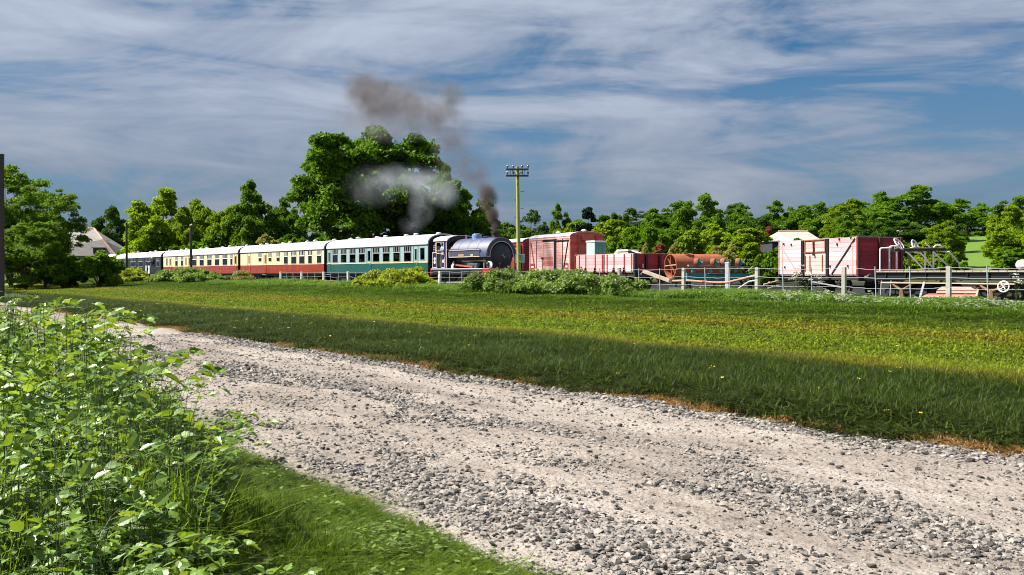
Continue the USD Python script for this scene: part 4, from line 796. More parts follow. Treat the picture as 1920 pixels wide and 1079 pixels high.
# teal machine with pulleys
MZ = 43.2; mx, my = at_depth(1348, MZ); mk = MZ / FPX
tm_ = thing('pulley_machine', 'teal machine frame with four rusty pulleys on top, behind the fence', 'machine', (mx, my, .5), math.degrees(math.atan2(RT[1], RT[0])))
X_ = lambda p: (p - 1348) * mk; Z_ = lambda py: hz(py, MZ) - .5
obj('bed', MB().box(X_(1286), X_(1330), -.3, .5, Z_(525), Z_(512)).box(X_(1330), X_(1412), -.25, .5, Z_(523), Z_(513)), TEAL, tm_)
obj('lower_box', MB().box(X_(1328), X_(1362), -.34, .3, Z_(528), Z_(523.2)), paint('grey_teal', (.10, .15, .16), .6, .3), tm_)
obj('table_board', MB().box(X_(1290), X_(1345), -.2, .15, Z_(499.5), Z_(497)), WOOD, tm_); obj('table_board', MB().box(X_(1341), X_(1403), -.22, .1, Z_(502), Z_(500)), WOOD, tm_); obj('lower_board', MB().box(X_(1325), X_(1366), -.38, .1, Z_(514), Z_(512.6)), WOOD, tm_)
for p in (1299, 1331, 1350, 1379): obj('bracket', MB().prism(Polygon([(X_(p - 3), Z_(511)), (X_(p + 3), Z_(511)), (X_(p + 1), Z_(502.3)), (X_(p - 2), Z_(502.3))]), -.2, 0), TEAL, tm_)
for p in (1306.5, 1337, 1355.5, 1384):
    ax = np.array([.86, -.5, 0]); o = np.array([X_(p), -.05, Z_(493)])
    pu = obj('pulley', MB().lathe(o - ax * .1, ax, [(0, .06), (0, .20), (.05, .215), (.15, .215), (.2, .20), (.2, .06)], 24), RUST, tm_, smooth=40)
    obj('hub', MB().lathe(o + ax * .1, ax, [(0, .14), (.05, .13), (.12, .06), (.2, .05)], 14), TEAL, pu); obj('bearing', MB().bar(o + ax * .14 + [0, 0, -.02], (o[0] + .02, o[1], Z_(499)), .1, .08), TEAL, pu)
for p in (1292, 1338, 1366, 1406): obj('leg', MB().box(X_(p) - .05, X_(p) + .05, -.2, -.1, -.05, Z_(523.2)), SOOT, tm_)
obj('top_rod', MB().tube([(X_(1399), -.3, Z_(509)), (X_(1408), -.3, Z_(500))], .02), GREYIRON, tm_)
gp = thing('grey_post', 'square grey post standing in front of the teal machine', 'post', (*at_depth(1364.3, 42.0), .45))
obj('post', MB().box(-.1, .1, -.07, .07, 0, hz(494, 42) - .45), paint('grey_post_paint', (.36, .39, .42), .7, .25, 5), gp); obj('cap', MB().box(-.11, .11, -.08, .08, hz(494, 42) - .449, hz(493, 42) - .44), WHITEP, gp)

# scrap poles lying by the fence
def scrap(name, label, cat, pts, r, mat, square=None):
    P = np.array([(*at_depth(px, t), hz(py, t)) for px, py, t in pts]); o = P[0]
    t = thing(name, label, cat, o); mb = MB()
    if square: [mb.bar(P[k] - o, P[k + 1] - o, *square) for k in range(len(P) - 1)]
    else: mb.tube(P - o, r, 10)
    obj('shaft', mb, mat, t, smooth=40); return t, P - o
t, P = scrap('wooden_beam', 'long weathered beam sloping down to the right below the boiler shell', 'beam', [(1207, 509, 45), (1260, 528.5, 42.5)], 0, WOOD, (.13, .15))
obj('end_iron', MB().bar(P[1] - [.12, 0, -.05], P[1] + [.06, 0, -.02], .16, .17), IRON, t)
t, P = scrap('bent_pipe', 'bent rusty pipe rising to the right behind the fence', 'pipe', [(1262, 527.5, 42), (1290, 526.5, 41), (1320, 529, 40.5), (1345, 530.3, 40), (1364, 530, 39.5), (1392, 523.5, 39), (1421, 515.8, 38.5)], .055, paint('pink_rust', (.46, .24, .17), .8, .35, 6))
obj('sleeve', MB().tube([P[2] - [.06, .02, 0], P[2] + [.06, .02, 0]], .075, 10), RUST, t)
t, P = scrap('drain_pipe', 'short grey pipe with a bend, propped up beside the light post', 'pipe', [(1382, 543.5, 38.6), (1396, 534, 38.4), (1405, 528.5, 38.2), (1419, 526, 38)], .04, GREYIRON)
obj('socket', MB().tube([P[0] + [-.02, -.02, -.02], P[0] + [.07, .05, .05]], .06, 10), RUST, t)
for q, (a, b, zt, mt) in enumerate((((1300, 541), (1332, 540), 39.5, WOOD), ((1432, 534), (1457, 527.5), 41, PINKWOOD), ((1440, 541), (1462, 536), 40, WOOD))):
    t, P = scrap('loose_plank', ('grey loose plank lying in the grass below the teal machine', 'pinkish loose plank lying left of the tall pink wagon, upper one', 'weathered loose plank lying left of the tall pink wagon, lower one')[q], 'plank', [(*a, zt), (*b, zt)], 0, mt, (.2, .05))
    obj('batten', MB().bar(P[0] * .5 + P[1] * .5 + [0, -.1, .04], P[0] * .5 + P[1] * .5 + [0, .12, .04], .06, .03), mt, t)

# tall pink open wagon
PC, PA, PL, PW = (-22.7, 37.56), -21.8, 6.3, 2.45
c, _, _ = frame(PC, PA, PL, PW); qx = lambda p: lpx(p, PC, PA, PL, PW)
pw = thing('open_wagon', 'tall open wagon with sunlit pink plank side, side door and dark red end', 'open wagon', (*c, .5), PA)
z0, z1 = 1.05, 2.75
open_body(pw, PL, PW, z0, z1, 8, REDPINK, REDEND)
ys = -PW / 2
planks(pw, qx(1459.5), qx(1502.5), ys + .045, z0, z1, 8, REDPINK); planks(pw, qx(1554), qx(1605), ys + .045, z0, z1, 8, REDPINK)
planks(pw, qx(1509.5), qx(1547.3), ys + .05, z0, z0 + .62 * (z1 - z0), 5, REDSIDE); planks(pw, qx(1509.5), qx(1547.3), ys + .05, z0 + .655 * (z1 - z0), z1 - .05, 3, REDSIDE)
for a, b in ((1502.8, 1506.8), (1548.8, 1553.6)): obj('door_post', MB().box(qx(a), qx(b), ys - .035, ys + .012, z0 - .12, z1), BLACK, pw)
for p in (1509.3, 1526.5, 1546.8): obj('door_hinge', MB().box(qx(p) - .03, qx(p) + .03, ys - .02, ys + .012, z0 + .655 * (z1 - z0), z1 - .04), RUST, pw)
for p in (1510, 1518.5, 1542): obj('door_strap', MB().box(qx(p) - .025, qx(p) + .025, ys - .02, ys + .012, z0 + .15, z0 + .55 * (z1 - z0)), RUST, pw)
obj('flap_rail', MB().box(qx(1508), qx(1548), ys - .03, ys + .02, z0 + .622 * (z1 - z0), z0 + .652 * (z1 - z0)), RUST, pw); obj('top_rail', MB().box(qx(1508), qx(1548), ys - .03, ys + .02, z1 - .05, z1 + .0), RUST, pw)
obj('latch', MB().bar((qx(1526), ys - .05, z1 - .1), (qx(1526.8), ys - .05, z0 + .6 * (z1 - z0)), .05).cyl((qx(1527), ys - .03, z0 + .57 * (z1 - z0)), (qx(1527), ys - .1, z0 + .57 * (z1 - z0)), .06, 10), IRON, pw)
obj('brace', MB().bar((qx(1461), ys - .0, z1 - .1), (qx(1497), ys - .0, z0 + .02), .03, .07), paint('brace_pink', (.62, .3, .28), .6, .3, 5), pw)
obj('brace', MB().bar((qx(1603), ys - .0, z1 - .06), (qx(1559.5), ys - .0, z0 + .02), .03, .08), BLACK, pw)
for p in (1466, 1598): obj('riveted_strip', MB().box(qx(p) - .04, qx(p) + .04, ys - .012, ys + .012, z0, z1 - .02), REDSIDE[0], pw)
for p, py in ((1472, 500), (1557, 499), (1590, 499), (1570, 459), (1574, 450), (1596, 449), (1484, 455), (1470, 453)): o_ = qx(p); zz = z1 - (py - 448) / 66 * (z1 - z0); obj('bolt', MB().box(o_ - .03, o_ + .03, ys - .05, ys + .012, zz - .06, zz + .05), IRON, pw)
for yy, w in ((-PW / 2 + .06, .12), (0.0, .16), (PW / 2 - .08, .12)): obj('end_stanchion', MB().box(PL / 2 - .01, PL / 2 + .08, yy - w / 2, yy + w / 2, z0 - .2, z1), paint('stanchion_dark_red', (.10, .02, .02), .6), pw)
running_gear(pw, PL, PW, z0)

# black flat wagon at the right
FA = -11.2; f0 = np.array(at_depth(1645, 33.0)); fd = np.array([math.cos(math.radians(FA)), math.sin(math.radians(FA))]); fn = np.array([-fd[1], fd[0]])
def fl(px, off=0.):   # local x of column px on the line parallel to the near side, off metres behind it
    u = (px - 960) / FPX; r = FW[:2] + u * RT[:2]; return np.linalg.solve(np.stack([r, -fd], 1), f0 + fn * off)[1]
fw = thing('flat_wagon', 'long black flat wagon at the right carrying the white pipe platform', 'flat wagon', (*f0, .45), FA)
FL = 9.2; zt = 1.19
obj('sole_bar', MB().box(0, FL, -.02, .06, .915, zt).box(0, FL, -.09, -.02, .915, .94).box(0, FL, -.09, -.02, zt - .025, zt), BLACK, fw)
obj('sole_bar', MB().box(0, FL, 2.34, 2.42, .915, zt), BLACK, fw)
obj('headstock', MB().box(-.06, -.003, -.05, 2.42, .9, zt), SOOT, fw)
for k in range(int(FL / .3)): obj('deck_board', MB().box(k * .3 + .01, k * .3 + .29, -.06, 2.42, zt + .003, zt + .05 + rng.uniform(0, .01)), WOOD, fw)
for p in (1663, 1700, 1738, 1776, 1816, 1856, 1896): obj('web_rib', MB().box(fl(p) - .02, fl(p) + .02, -.07, -.021, .945, zt - .03), BLACK, fw)
obj('truss_rod', MB().box(fl(1655), fl(1906), -.10, -.04, .80, .835), PINKWOOD, fw)
for p in (1693, 1861):
    b = MB(); x = fl(p); bg = obj('bogie', b.box(x - .9, x + .9, .1, .2, .42, .62).box(x - .9, x + .9, 2.15, 2.25, .42, .62).box(x - .15, x + .15, .1, 2.25, .5, .8), SOOT, fw)
    w = MB()
    for q in (-.6, .6):
        for yy, s in ((.38, 1), (1.98, -1)): wheel(w, x + q, yy, .43, .40, s)
        w.cyl((x + q, .38, .43), (x + q, 1.98, .43), .06, 8)
    obj('wheels', w, IRON, bg)
    sp = MB()
    for s in (-1, 1): sp.tube([(x + s * .45, -.02, .82), (x + s * .3, -.05, .70), (x + s * .02, -.06, .56)], .045).tube([(x, -.06, .58), (x - .05 * s, -.06, .30)], .06)
    obj('spring_hanger', sp, paint('brown_rust', (.22, .12, .07), .9, .4, 8), bg)
for p in (1655, 1673): obj('hanger', MB().bar((fl(p), -.05, .9), (fl(p) - .05, -.05, .35), .035), GREYIRON, fw)
wx = fl(1890); hw = obj('brake_wheel', MB().ring((wx, -.22, hz(537, 29.3) - .45), (.25, -1, .1), .165, .024, 24), WHITEP, fw); sp = MB()
for k in range(4): a = k * np.pi / 2 + .4; sp.tube([(wx, -.22, hz(537, 29.3) - .45), (wx + .09 * np.cos(a + .35), -.235, hz(537, 29.3) - .45 + .09 * np.sin(a + .35)), (wx + .16 * np.cos(a), -.22, hz(537, 29.3) - .45 + .16 * np.sin(a))], .014, 5)
obj('spokes', sp.tube([(wx, -.22, hz(537, 29.3) - .45), (wx, .05, hz(537, 29.3) - .45)], .025), WHITEP, hw)

# white pipe platform on it
RZ = 34.0; r0 = np.array([*at_depth(1710, RZ), .45 + zt + .055])
rp = thing('pipe_platform', 'white pipe-railed platform with handwheels standing on the black flat wagon', 'platform', r0)
def Q(px, py, dz=0.): t = RZ + dz; return np.array([*at_depth(px, t), hz(py, t)]) - r0
PWH = paint('white_pipe', (.74, .70, .70), .45, .15, 5)
obj('hoop_rail', MB().tube([Q(1650, 509.5), Q(1650, 470), Q(1650.6, 467), Q(1653, 465.6), Q(1672, 464.6)], .032, 8), PWH, rp)
obj('hoop_rail', MB().tube([Q(1667.5, 509.5), Q(1667.5, 466), Q(1669, 463), Q(1673, 461.5), Q(1679, 462), Q(1683, 466)], .032, 8), PWH, rp)
a, b = Q(1678, 469), Q(1771, 468); dv = (b - a) / np.linalg.norm(b - a); n_ = np.array([-dv[1], dv[0], 0])
pl = MB().bar(a + n_ * .35, b + n_ * .35, .8, .06).bar(a - n_ * .06, b - n_ * .06, .05, .10); obj('platform_deck', pl, BLACK, rp)
obj('deck_edge', MB().bar(a - n_ * .09 + [0, 0, .055], b - n_ * .09 + [0, 0, .055], .07, .02), WOOD, rp)
for p, py1, m_ in ((1681, 509, PWH), (1671.5, 509, BLACK), (1734, 506, PWH), (1750, 504, PWH)): obj('post', MB().tube([Q(p, 471), Q(p, py1)], .035, 8), m_, rp)
obj('rear_post', MB().tube([Q(1706, 470, .7), Q(1706, 509, .7)], .065, 8), paint('lichen_post', (.30, .34, .06), .8, .3), rp)
for s in ([(1697, 472), (1703, 474.5), (1735, 509)], [(1713, 472.5), (1727, 475.5), (1733, 482), (1754, 509)], [(1751, 473), (1787, 508.5)], [(1761, 471), (1780, 473), (1788, 482), (1798, 494), (1799.5, 504)]): obj('strut', MB().tube([Q(*q) for q in s], .03, 8), PWH, rp)
obj('strut', MB().tube([Q(1735, 456), Q(1746, 467)], .025, 6), PWH, rp)
for cx_, cz_, dz, tilt in ((1685.5, 457.5, 0, .55), (1716.5, 461.5, .3, .35)):
    o = Q(cx_, cz_, dz); ax = RT * .55 - FW * .75 * 0 + np.array([FW[0] * -.6, FW[1] * -.6, tilt]); ax /= np.linalg.norm(ax)
    hwl = obj('handwheel', MB().ring(o, ax, .245, .026, 28), PWH, rp); e1 = np.cross(ax, [0, 0, 1]); e1 /= np.linalg.norm(e1); e2 = np.cross(ax, e1); sp = MB()
    for k in range(5): th_ = k * 2 * np.pi / 5 + .3; sp.tube([o, o + .24 * (e1 * np.cos(th_) + e2 * np.sin(th_))], .016, 6)
    obj('spokes', sp.tube([o + ax * .03, o - ax * .2, o - ax * .2 - [0, 0, .18]], .025, 6), PWH, hwl)
obj('small_hoop', MB().tube([Q(1751, 468), Q(1751.5, 463), Q(1754, 460.5), Q(1763, 460.3), Q(1766, 463), Q(1766.5, 468)], .025, 8), PWH, rp)
# white tank end at the frame's right
tk = thing('white_tank', 'white rounded tank at the right edge, lying on the black flat wagon', 'tank', (*at_depth(1932, 29.6), .45 + zt + .055), FA)
obj('tank_body', MB().lathe([-.48, 0, .19], [1, .0, 0], [(0, .03), (.03, .10), (.08, .15), (.16, .17), (1.4, .17), (1.5, .13), (1.56, .03)], 24), paint('tank_white', (.70, .69, .68), .5, .3, 5), tk, smooth=50); obj('cradle', MB().box(-.2, -.1, -.2, .2, 0, .10).box(.8, .9, -.2, .2, 0, .10), SOOT, tk)
# pinkish bench in front
BZ = 29.1; b0 = np.array([*at_depth(1782, BZ), .62]); bn = thing('bench', 'pinkish plank bench standing in the weeds in front of the black flat wagon', 'bench', b0)
def Qb(px, py, dz=0.): t = BZ + dz; return np.array([*at_depth(px, t), hz(py, t)]) - b0
def slab(p, q, r, s, th): v = np.array([p, q, r, s]); n = np.cross(v[1] - v[0], v[3] - v[0]); n /= np.linalg.norm(n); return m3.Manifold.hull_points(np.vstack([v + n * th / 2, v - n * th / 2]))
obj('back_plank', MB().add(slab(Qb(1765, 538.5, .5), Qb(1833, 539, .5), Qb(1832, 545.3, .4), Qb(1756, 545, .4), .03)), PINKWOOD, bn)
obj('back_plank', MB().add(slab(Qb(1756, 547, .35), Qb(1831, 547, .35), Qb(1830.5, 550.5, .3), Qb(1755, 550, .3), .03)), PINKWOOD, bn)
obj('seat_plank', MB().add(slab(Qb(1737, 551.5, .35), Qb(1829.5, 552.2, .35), Qb(1829, 555, .1), Qb(1733, 554.8, .1), .03)), paint('red_plank', (.36, .13, .10), .7, .3, 4), bn)
obj('seat_plank', MB().add(slab(Qb(1733, 555.4, .08), Qb(1829, 555.6, .08), Qb(1828, 560.5, -.25), Qb(1727, 557.5, -.25), .035)), PINKWOOD, bn)
obj('frame_leg', MB().bar(Qb(1733, 530, .6), Qb(1724, 562, -.1), .06), GREYIRON, bn); obj('frame_leg', MB().bar(Qb(1837, 530, .6), Qb(1829, 564, -.1), .06), WOOD, bn)
obj('foot', MB().bar(Qb(1762, 558.6, .1), Qb(1762, 573, .1), .9, .06, up=RT), BLACK, bn)

# ------------------------------------------------------------------ fence, poles, signs
fxs = [at(p, 28)[0] for p in (1,)]
x823 = at(823, 28)[0]; pitch = .0; 
inv = lambda p: 1 / (p + 357)
step = .474e-4; ks = np.arange(-6, 15)
pxs = [1 / (inv(823) - k * step) - 357 for k in ks]
FXS = np.array([at(p, 28)[0] for p in pxs])
fence = thing('railway_fence', 'post and wire fence between the field and the railway', 'fence', (0, 28, 0))
tops = []
for k, (p, x) in enumerate(zip(pxs, FXS)):
    g = float(ground(x, 28.)); right = p > 1000; ht = 1.18 if right else 1.08; r_ = np.random.default_rng(k)
    lean = np.array([r_.normal(0, .035), r_.normal(0, .03)]) + (np.array([-.12, 0]) if k == len(ks) - 3 else 0)
    w = .065 if right else .07; m_ = [CONCRETE, CONCRETE, WOOD][int(r_.integers(3))] if right else WHITEPOST
    if abs(p - 968) < 12: m_ = WOOD
    obj('post', MB().bar((x, 0, g - .15), (x + lean[0], lean[1], g + ht), 2 * w * .9, 2 * w), m_, fence); tops.append((x, lean, g, ht))
for q, f in enumerate((.97, .70, .43, .16)):
    pts = []
    for (x0, l0, g0, h0), (x1, l1, g1, h1) in zip(tops[:-1], tops[1:]):
        r_ = np.random.default_rng(int(abs(x0) * 10) + q); sag = r_.uniform(.0, .07)
        for u in (0, .25, .5, .75): pts.append(((x0 + l0[0] * f) * (1 - u) + (x1 + l1[0] * f) * u, -.075, (g0 + h0 * f) * (1 - u) + (g1 + h1 * f) * u - sag * 4 * u * (1 - u) + r_.normal(0, .006)))
    obj('wire', MB().tube(pts, .009, 5), WIRE, fence)
for (x0, l0, g0, h0), (x1, l1, g1, h1) in zip(tops[:-1], tops[1:]):
    for u in (.34, .67): xx = x0 + (x1 - x0) * u; g = float(ground(xx, 28.)); obj('dropper', MB().bar((xx + .02, -.09, g - .1), (xx - .03, -.09, g + h0 * 1.0), .026), paint('blue_grey_iron', (.30, .36, .38), .5, .2), fence)

def pole(name, label, px, t, py_top, rb, rt, mat, arms, lean=0., foot=None, notice=False, group=None):
    x, y = at_depth(px, t); g = float(ground(x, y)) if foot is None else foot; h = hz(py_top, t) - g; k = t / FPX
    po = thing(name, label, 'telegraph pole' if arms else 'pole', (x, y, g)); ax = RT
    obj('shaft', MB().tube([ax * lean * k * u + np.array([0, 0, h * u - .2 * (u == 0)]) for u in np.linspace(0, 1, 6)], np.linspace(rb, rt, 6), 14), mat, po, smooth=50)
    if arms:
        top = ax * lean * k
        ARM = paint('arm_wood', (.10, .085, .07), .8, .3, 5)
        for py in (318.5, 330.5):
            z = hz(py, t) - g; o = top + np.array([0, 0, z]) - FW * (rt + .04)
            a_ = obj('cross_arm', MB().bar(o - ax * 21 * k, o + ax * 21 * k, .07, .09), ARM, po)
            for s in (-18.5, -7.5, 9, 20): i0 = o + ax * s * k + np.array([0, 0, .045]); obj('insulator', MB().lathe(i0, [0, 0, 1], [(0, .015), (.06, .015), (.06, .05), (.14, .05), (.17, .03), (.175, .005)], 10), paint('insulator_brown', (.10, .06, .05), .3), a_)
        zA, zB = hz(319.5, t) - g, hz(330, t) - g
        for s in (-1, 1): obj('arm_brace', MB().bar(top + ax * s * 1.5 * k - FW * .12 + np.array([0, 0, zB + .02]), top + ax * s * 10 * k - FW * .12 + np.array([0, 0, zA - .02]), .03), ARM, po); obj('tie_rod', MB().tube([top + ax * s * (13) * k - FW * .12 + np.array([0, 0, zB]), top + ax * s * 13 * k - FW * .12 + np.array([0, 0, zA])], .012, 5), ARM, po)
        for q, py in enumerate((360, 375.5, 391, 408)):
            z = hz(py, t) - g; s = (-1) ** q; obj('step_iron', MB().tube([np.array([0, 0, z]) + ax * s * .06, np.array([0, 0, z]) + ax * s * .24, np.array([0, 0, z + .04]) + ax * s * .25], .013, 5), SOOT, po)
        if notice:
            for s, a, b in ((-1, .10, .18), (1, .10, .32)): pass
            zc = hz(485, t) - g; nb = obj('notice_board', MB().bar(ax * -.20 + FW * .12 + np.array([0, 0, zc]), ax * .30 + FW * .12 + np.array([0, 0, zc]), .03, .47), PALETEAL, po)
            obj('board_band', MB().bar(ax * -.20 + FW * .0 - FW * .115 + np.array([0, 0, zc + .2]), ax * .30 - FW * .115 + np.array([0, 0, zc + .2]), .015, .03), WHITEP, nb); obj('board_band', MB().bar(ax * -.11 - FW * .115 + np.array([0, 0, zc - .16]), ax * .11 - FW * .115 + np.array([0, 0, zc - .16]), .015, .04), WHITEP, nb)
    else: obj('cap', MB().lathe(ax * lean * k + np.array([0, 0, h]), [0, 0, 1], [(0, rt * 1.15), (.04, rt * 1.1), (.09, .01)], 10), WHITEP if py_top > 415 and px > 300 else mat, po)
    return po
pole('telegraph_pole', 'tall mossy telegraph pole with two crossarms in front of the engine', 973.5, 46.5, 313, .115, .085, POLEW, True, -3.5, foot=.65, notice=True)
pole('wooden_pole', 'thick dark wooden pole cut by the left edge of the picture', 2.5, 52, 291, .17, .15, POLED, False)
pole('wooden_pole', 'thin dark pole in front of the tail carriage, left of the round sign', 237.5, 98, 419, .14, .11, POLED, False)
pole('wooden_pole', 'thin pale-topped pole in front of the third carriage', 358, 88, 423, .14, .11, POLED, False)
sx0, sy0 = at_depth(276.8, 98); sg = thing('round_sign', 'white board with a dark red disc in the bushes before the tail carriage', 'sign', (sx0, sy0, float(ground(sx0, sy0))), 12)
zc = hz(506, 98) - float(ground(sx0, sy0)); obj('board', MB().box(-.42, .42, -.02, .02, zc - .42, zc + .44), paint('sign_white', (.75, .76, .80), .5, .05), sg); obj('disc', MB().cyl((.0, -.021, zc + .06), (.0, -.03, zc + .06), .21, 28), paint('sign_red', (.10, .008, .008), .5, .1), sg)
obj('post', MB().box(-.05, .05, .021, .09, 0, zc), GREYIRON, sg)

# ------------------------------------------------------------------ far buildings
TILE = paint('roof_tile', (.27, .245, .235), .9, .35, .9, stretch=(1, 1, 6), worn=.3, worn_c=(.19, .165, .15)); ridge_m = paint('ridge_tile', (.50, .30, .22), .8, .3, 2)
Zb = 150.; bx0, by0 = at_depth(140, Zb); g = float(ground(bx0, by0)); k = Zb / FPX
bn_ = thing('barn', 'barn with a large weathered tiled roof behind the left trees', 'barn', (bx0, by0, g), math.degrees(math.atan2(RT[1], RT[0])))
E = lambda px: (px - 140) * k; H = lambda py: hz(py, Zb) - g
obj('wall', MB().box(E(30), E(208), .5, 9, -.5, H(478)), paint('barn_wall', (.22, .20, .18), .9, .3, 2), bn_)
rv = np.array([[E(24), 0, H(480)], [E(217), 0, H(480)], [E(217), 9.5, H(480)], [E(24), 9.5, H(480)], [E(60), 4.7, H(426)], [E(152), 4.7, H(427)]]); kn = np.array([[E(186), 1.2, H(449)]])
rfb = obj('roof', m3.Manifold.hull_points(np.vstack([rv, kn])), TILE, bn_)
r1 = MB().tube([rv[4] + [0, 0, .05], rv[5] + [0, 0, .05]], .2, 8).tube([rv[5] + [0, 0, .05], kn[0] + [0, -.03, .05], rv[1] + [0, 0, .05]], .17, 8); obj('ridge', r1, ridge_m, rfb)
dm_ = obj('dormer', MB().box(E(175), E(194), -.1, 2.2, H(476), H(466)), BLACK, rfb); obj('dormer_roof', MB().bar((E(173), .8, H(465)), (E(196), .8, H(465)), 2.2, .15), TILE, dm_)
for r in range(9): 
    f = (r + .5) / 10; a, b = rv[0] * (1 - f) + rv[4] * f, rv[1] * (1 - f) + kn[0] * f if f < .6 else kn[0] * (1 - (f - .6) / .4) + rv[5] * ((f - .6) / .4)
    obj('tile_course', MB().bar(a + [0, -.02, .02], np.array([b[0], a[1], a[2]]) + [-.6, -.02, .02], .12, .06), TILE, rfb)
Zs = 95.; sx0, sy0 = at_depth(1490, Zs); g = float(ground(sx0, sy0)); k = Zs / FPX
sd_ = thing('shed', 'dark shed with a pale hipped roof and porch behind the tall pink wagon', 'shed', (sx0, sy0, g), math.degrees(math.atan2(RT[1], RT[0])))
E = lambda px: (px - 1490) * k; H = lambda py: hz(py, Zs) - g
obj('wall', MB().box(E(1450), E(1532), .4, 4.6, -.5, H(452.5)), paint('shed_wall', (.03, .035, .05), .8, .3), sd_)
SR = paint('shed_roof', (.42, .37, .33), .85, .25, 1.5, stretch=(1, 1, 5))
rs = obj('roof', m3.Manifold.hull_points(np.array([[E(1446), 0, H(452)], [E(1541), 0, H(451)], [E(1541), 5, H(452)], [E(1446), 5, H(452)], [E(1472), 2.4, H(432.5)], [E(1528), 2.4, H(432)]])), SR, sd_)
obj('porch_roof', m3.Manifold.hull_points(np.array([[E(1460), -.9, H(453)], [E(1488), -.9, H(452.6)], [E(1469), 1.0, H(440.5)], [E(1486), 1.2, H(444)], [E(1460), .3, H(450)]])), paint('porch_grey', (.42, .42, .44), .7), rs)
obj('ridge', MB().tube([(E(1472), 2.4, H(432)), (E(1528), 2.4, H(431.6))], .1, 8), ridge_m, rs); obj('fascia', MB().box(E(1443), E(1462), -.12, -.04, H(454.2), H(452)), WHITEP, sd_)
obj('vent_pipe', MB().cyl((E(1497), .6, H(450)), (E(1497), .6, H(446)), .07, 8), SOOT, rs)
Zh = 125.; hx0, hy0 = at_depth(1704, Zh); g = float(ground(hx0, hy0)); k = Zh / FPX
ho = thing('house', 'pale brick house glimpsed between the trees behind the handwheels', 'house', (hx0, hy0, g), math.degrees(math.atan2(RT[1], RT[0])))
E = lambda px: (px - 1704) * k; H = lambda py: hz(py, Zh) - g
obj('wall', MB().box(E(1688), E(1722), 0, 5, -.5, H(443)), paint('pinkish_brick', (.50, .32, .26), .85, .25, 3), ho)
obj('roof', m3.Manifold.hull_points(np.array([[E(1686), -.3, H(443)], [E(1724), -.3, H(443)], [E(1724), 5.3, H(443)], [E(1686), 5.3, H(443)], [E(1686), 2.5, H(430)], [E(1724), 2.5, H(430)]])), TILE, ho)
for p in (1694, 1703, 1713): w_ = obj('window', MB().box(E(p - 2), E(p + 2), -.04, .02, H(452), H(446)), WHITEP, ho); obj('pane', MB().box(E(p - 1.4), E(p + 1.4), -.05, -.041, H(451.4), H(446.6)), paint('dark_pane', (.03, .04, .05), .1), w_)

# ------------------------------------------------------------------ trees, shrubs, brambles
def quads(rng, c, nrm, s, asp=.62):
    """Leaf-sized rhombs at c facing nrm."""
    n = len(c); a = np.cross(nrm, rng.normal(size=(n, 3))); a /= np.linalg.norm(a, axis=1, keepdims=True) + 1e-9; b = np.cross(nrm, a)
    s = s[:, None]; bend = nrm * s * .18
    v = np.stack([c - a * s, c + b * s * asp - bend, c + a * s, c - b * s * asp - bend], 1).reshape(-1, 3)
    k = (np.arange(n) * 4)[:, None, None]; return v, (np.array([[0, 1, 2], [0, 2, 3]])[None] + k).reshape(-1, 3)
def lobes_of(rng, n, rx, rz, cz, rr=(.16, .30), flat=.35, pear=0.):
    """Boughs spread over an ellipsoid crown, each carrying small leaf masses."""
    out, R = [], (rx + rz) / 2; nb = max(7, n // 7)
    for b in range(nb):
        z = 1 - 1.8 * (b + rng.uniform(.2, .8)) / nb; a = b * 2.4 + rng.normal(0, .35); w = math.sqrt(max(0, 1 - z * z)) * (1 - pear * z * .5); k = rng.uniform(.5, .82) if n < 150 else rng.uniform(.66, .80)
        c = np.array([math.cos(a) * w * rx * k, math.sin(a) * w * rx * k, cz + z * rz * k]); br = R * rng.uniform(.26, .42)
        out.append((c, br * .72))
        for _ in range(9):
            d = rng.normal(size=3) + (c - [0, 0, cz]) / R * .9 + [0, 0, .25]; d /= np.linalg.norm(d); out.append((c + d * br * rng.uniform(.6, 1.02) * [1, 1, .85], R * rng.uniform(*rr) * .52))
    out.append((np.array([0, 0, cz]), R * .55)); return out
def leaf_cloud(rng, lobes, n, leaf, up=.35, fill=.55, zmin=.1):
    w = np.array([r ** 2 for _, r in lobes]); pick = rng.choice(len(lobes), n, p=w / w.sum())
    C, R = np.array([c for c, _ in lobes])[pick], np.array([r for _, r in lobes])[pick]
    d = rng.normal(size=(n, 3)); d /= np.linalg.norm(d, axis=1, keepdims=True); d[:, 2] = np.where(d[:, 2] < -.3, -d[:, 2] * .6, d[:, 2])
    rad = fill + (1.12 - fill) * rng.uniform(size=n) ** .7; rad *= 1 + .8 * (meshkit.fbm(C * .8 + d * 2.2, 3, 3) - .5)
    p = C + d * (R * rad)[:, None] * [1, 1, .8]
    nr = d * .45 + rng.normal(size=(n, 3)) * .9 + [0, 0, up]; nr /= np.linalg.norm(nr, axis=1, keepdims=True)
    k = p[:, 2] > zmin; return quads(rng, p[k], nr[k], leaf * rng.uniform(.55, 1.25, k.sum()))
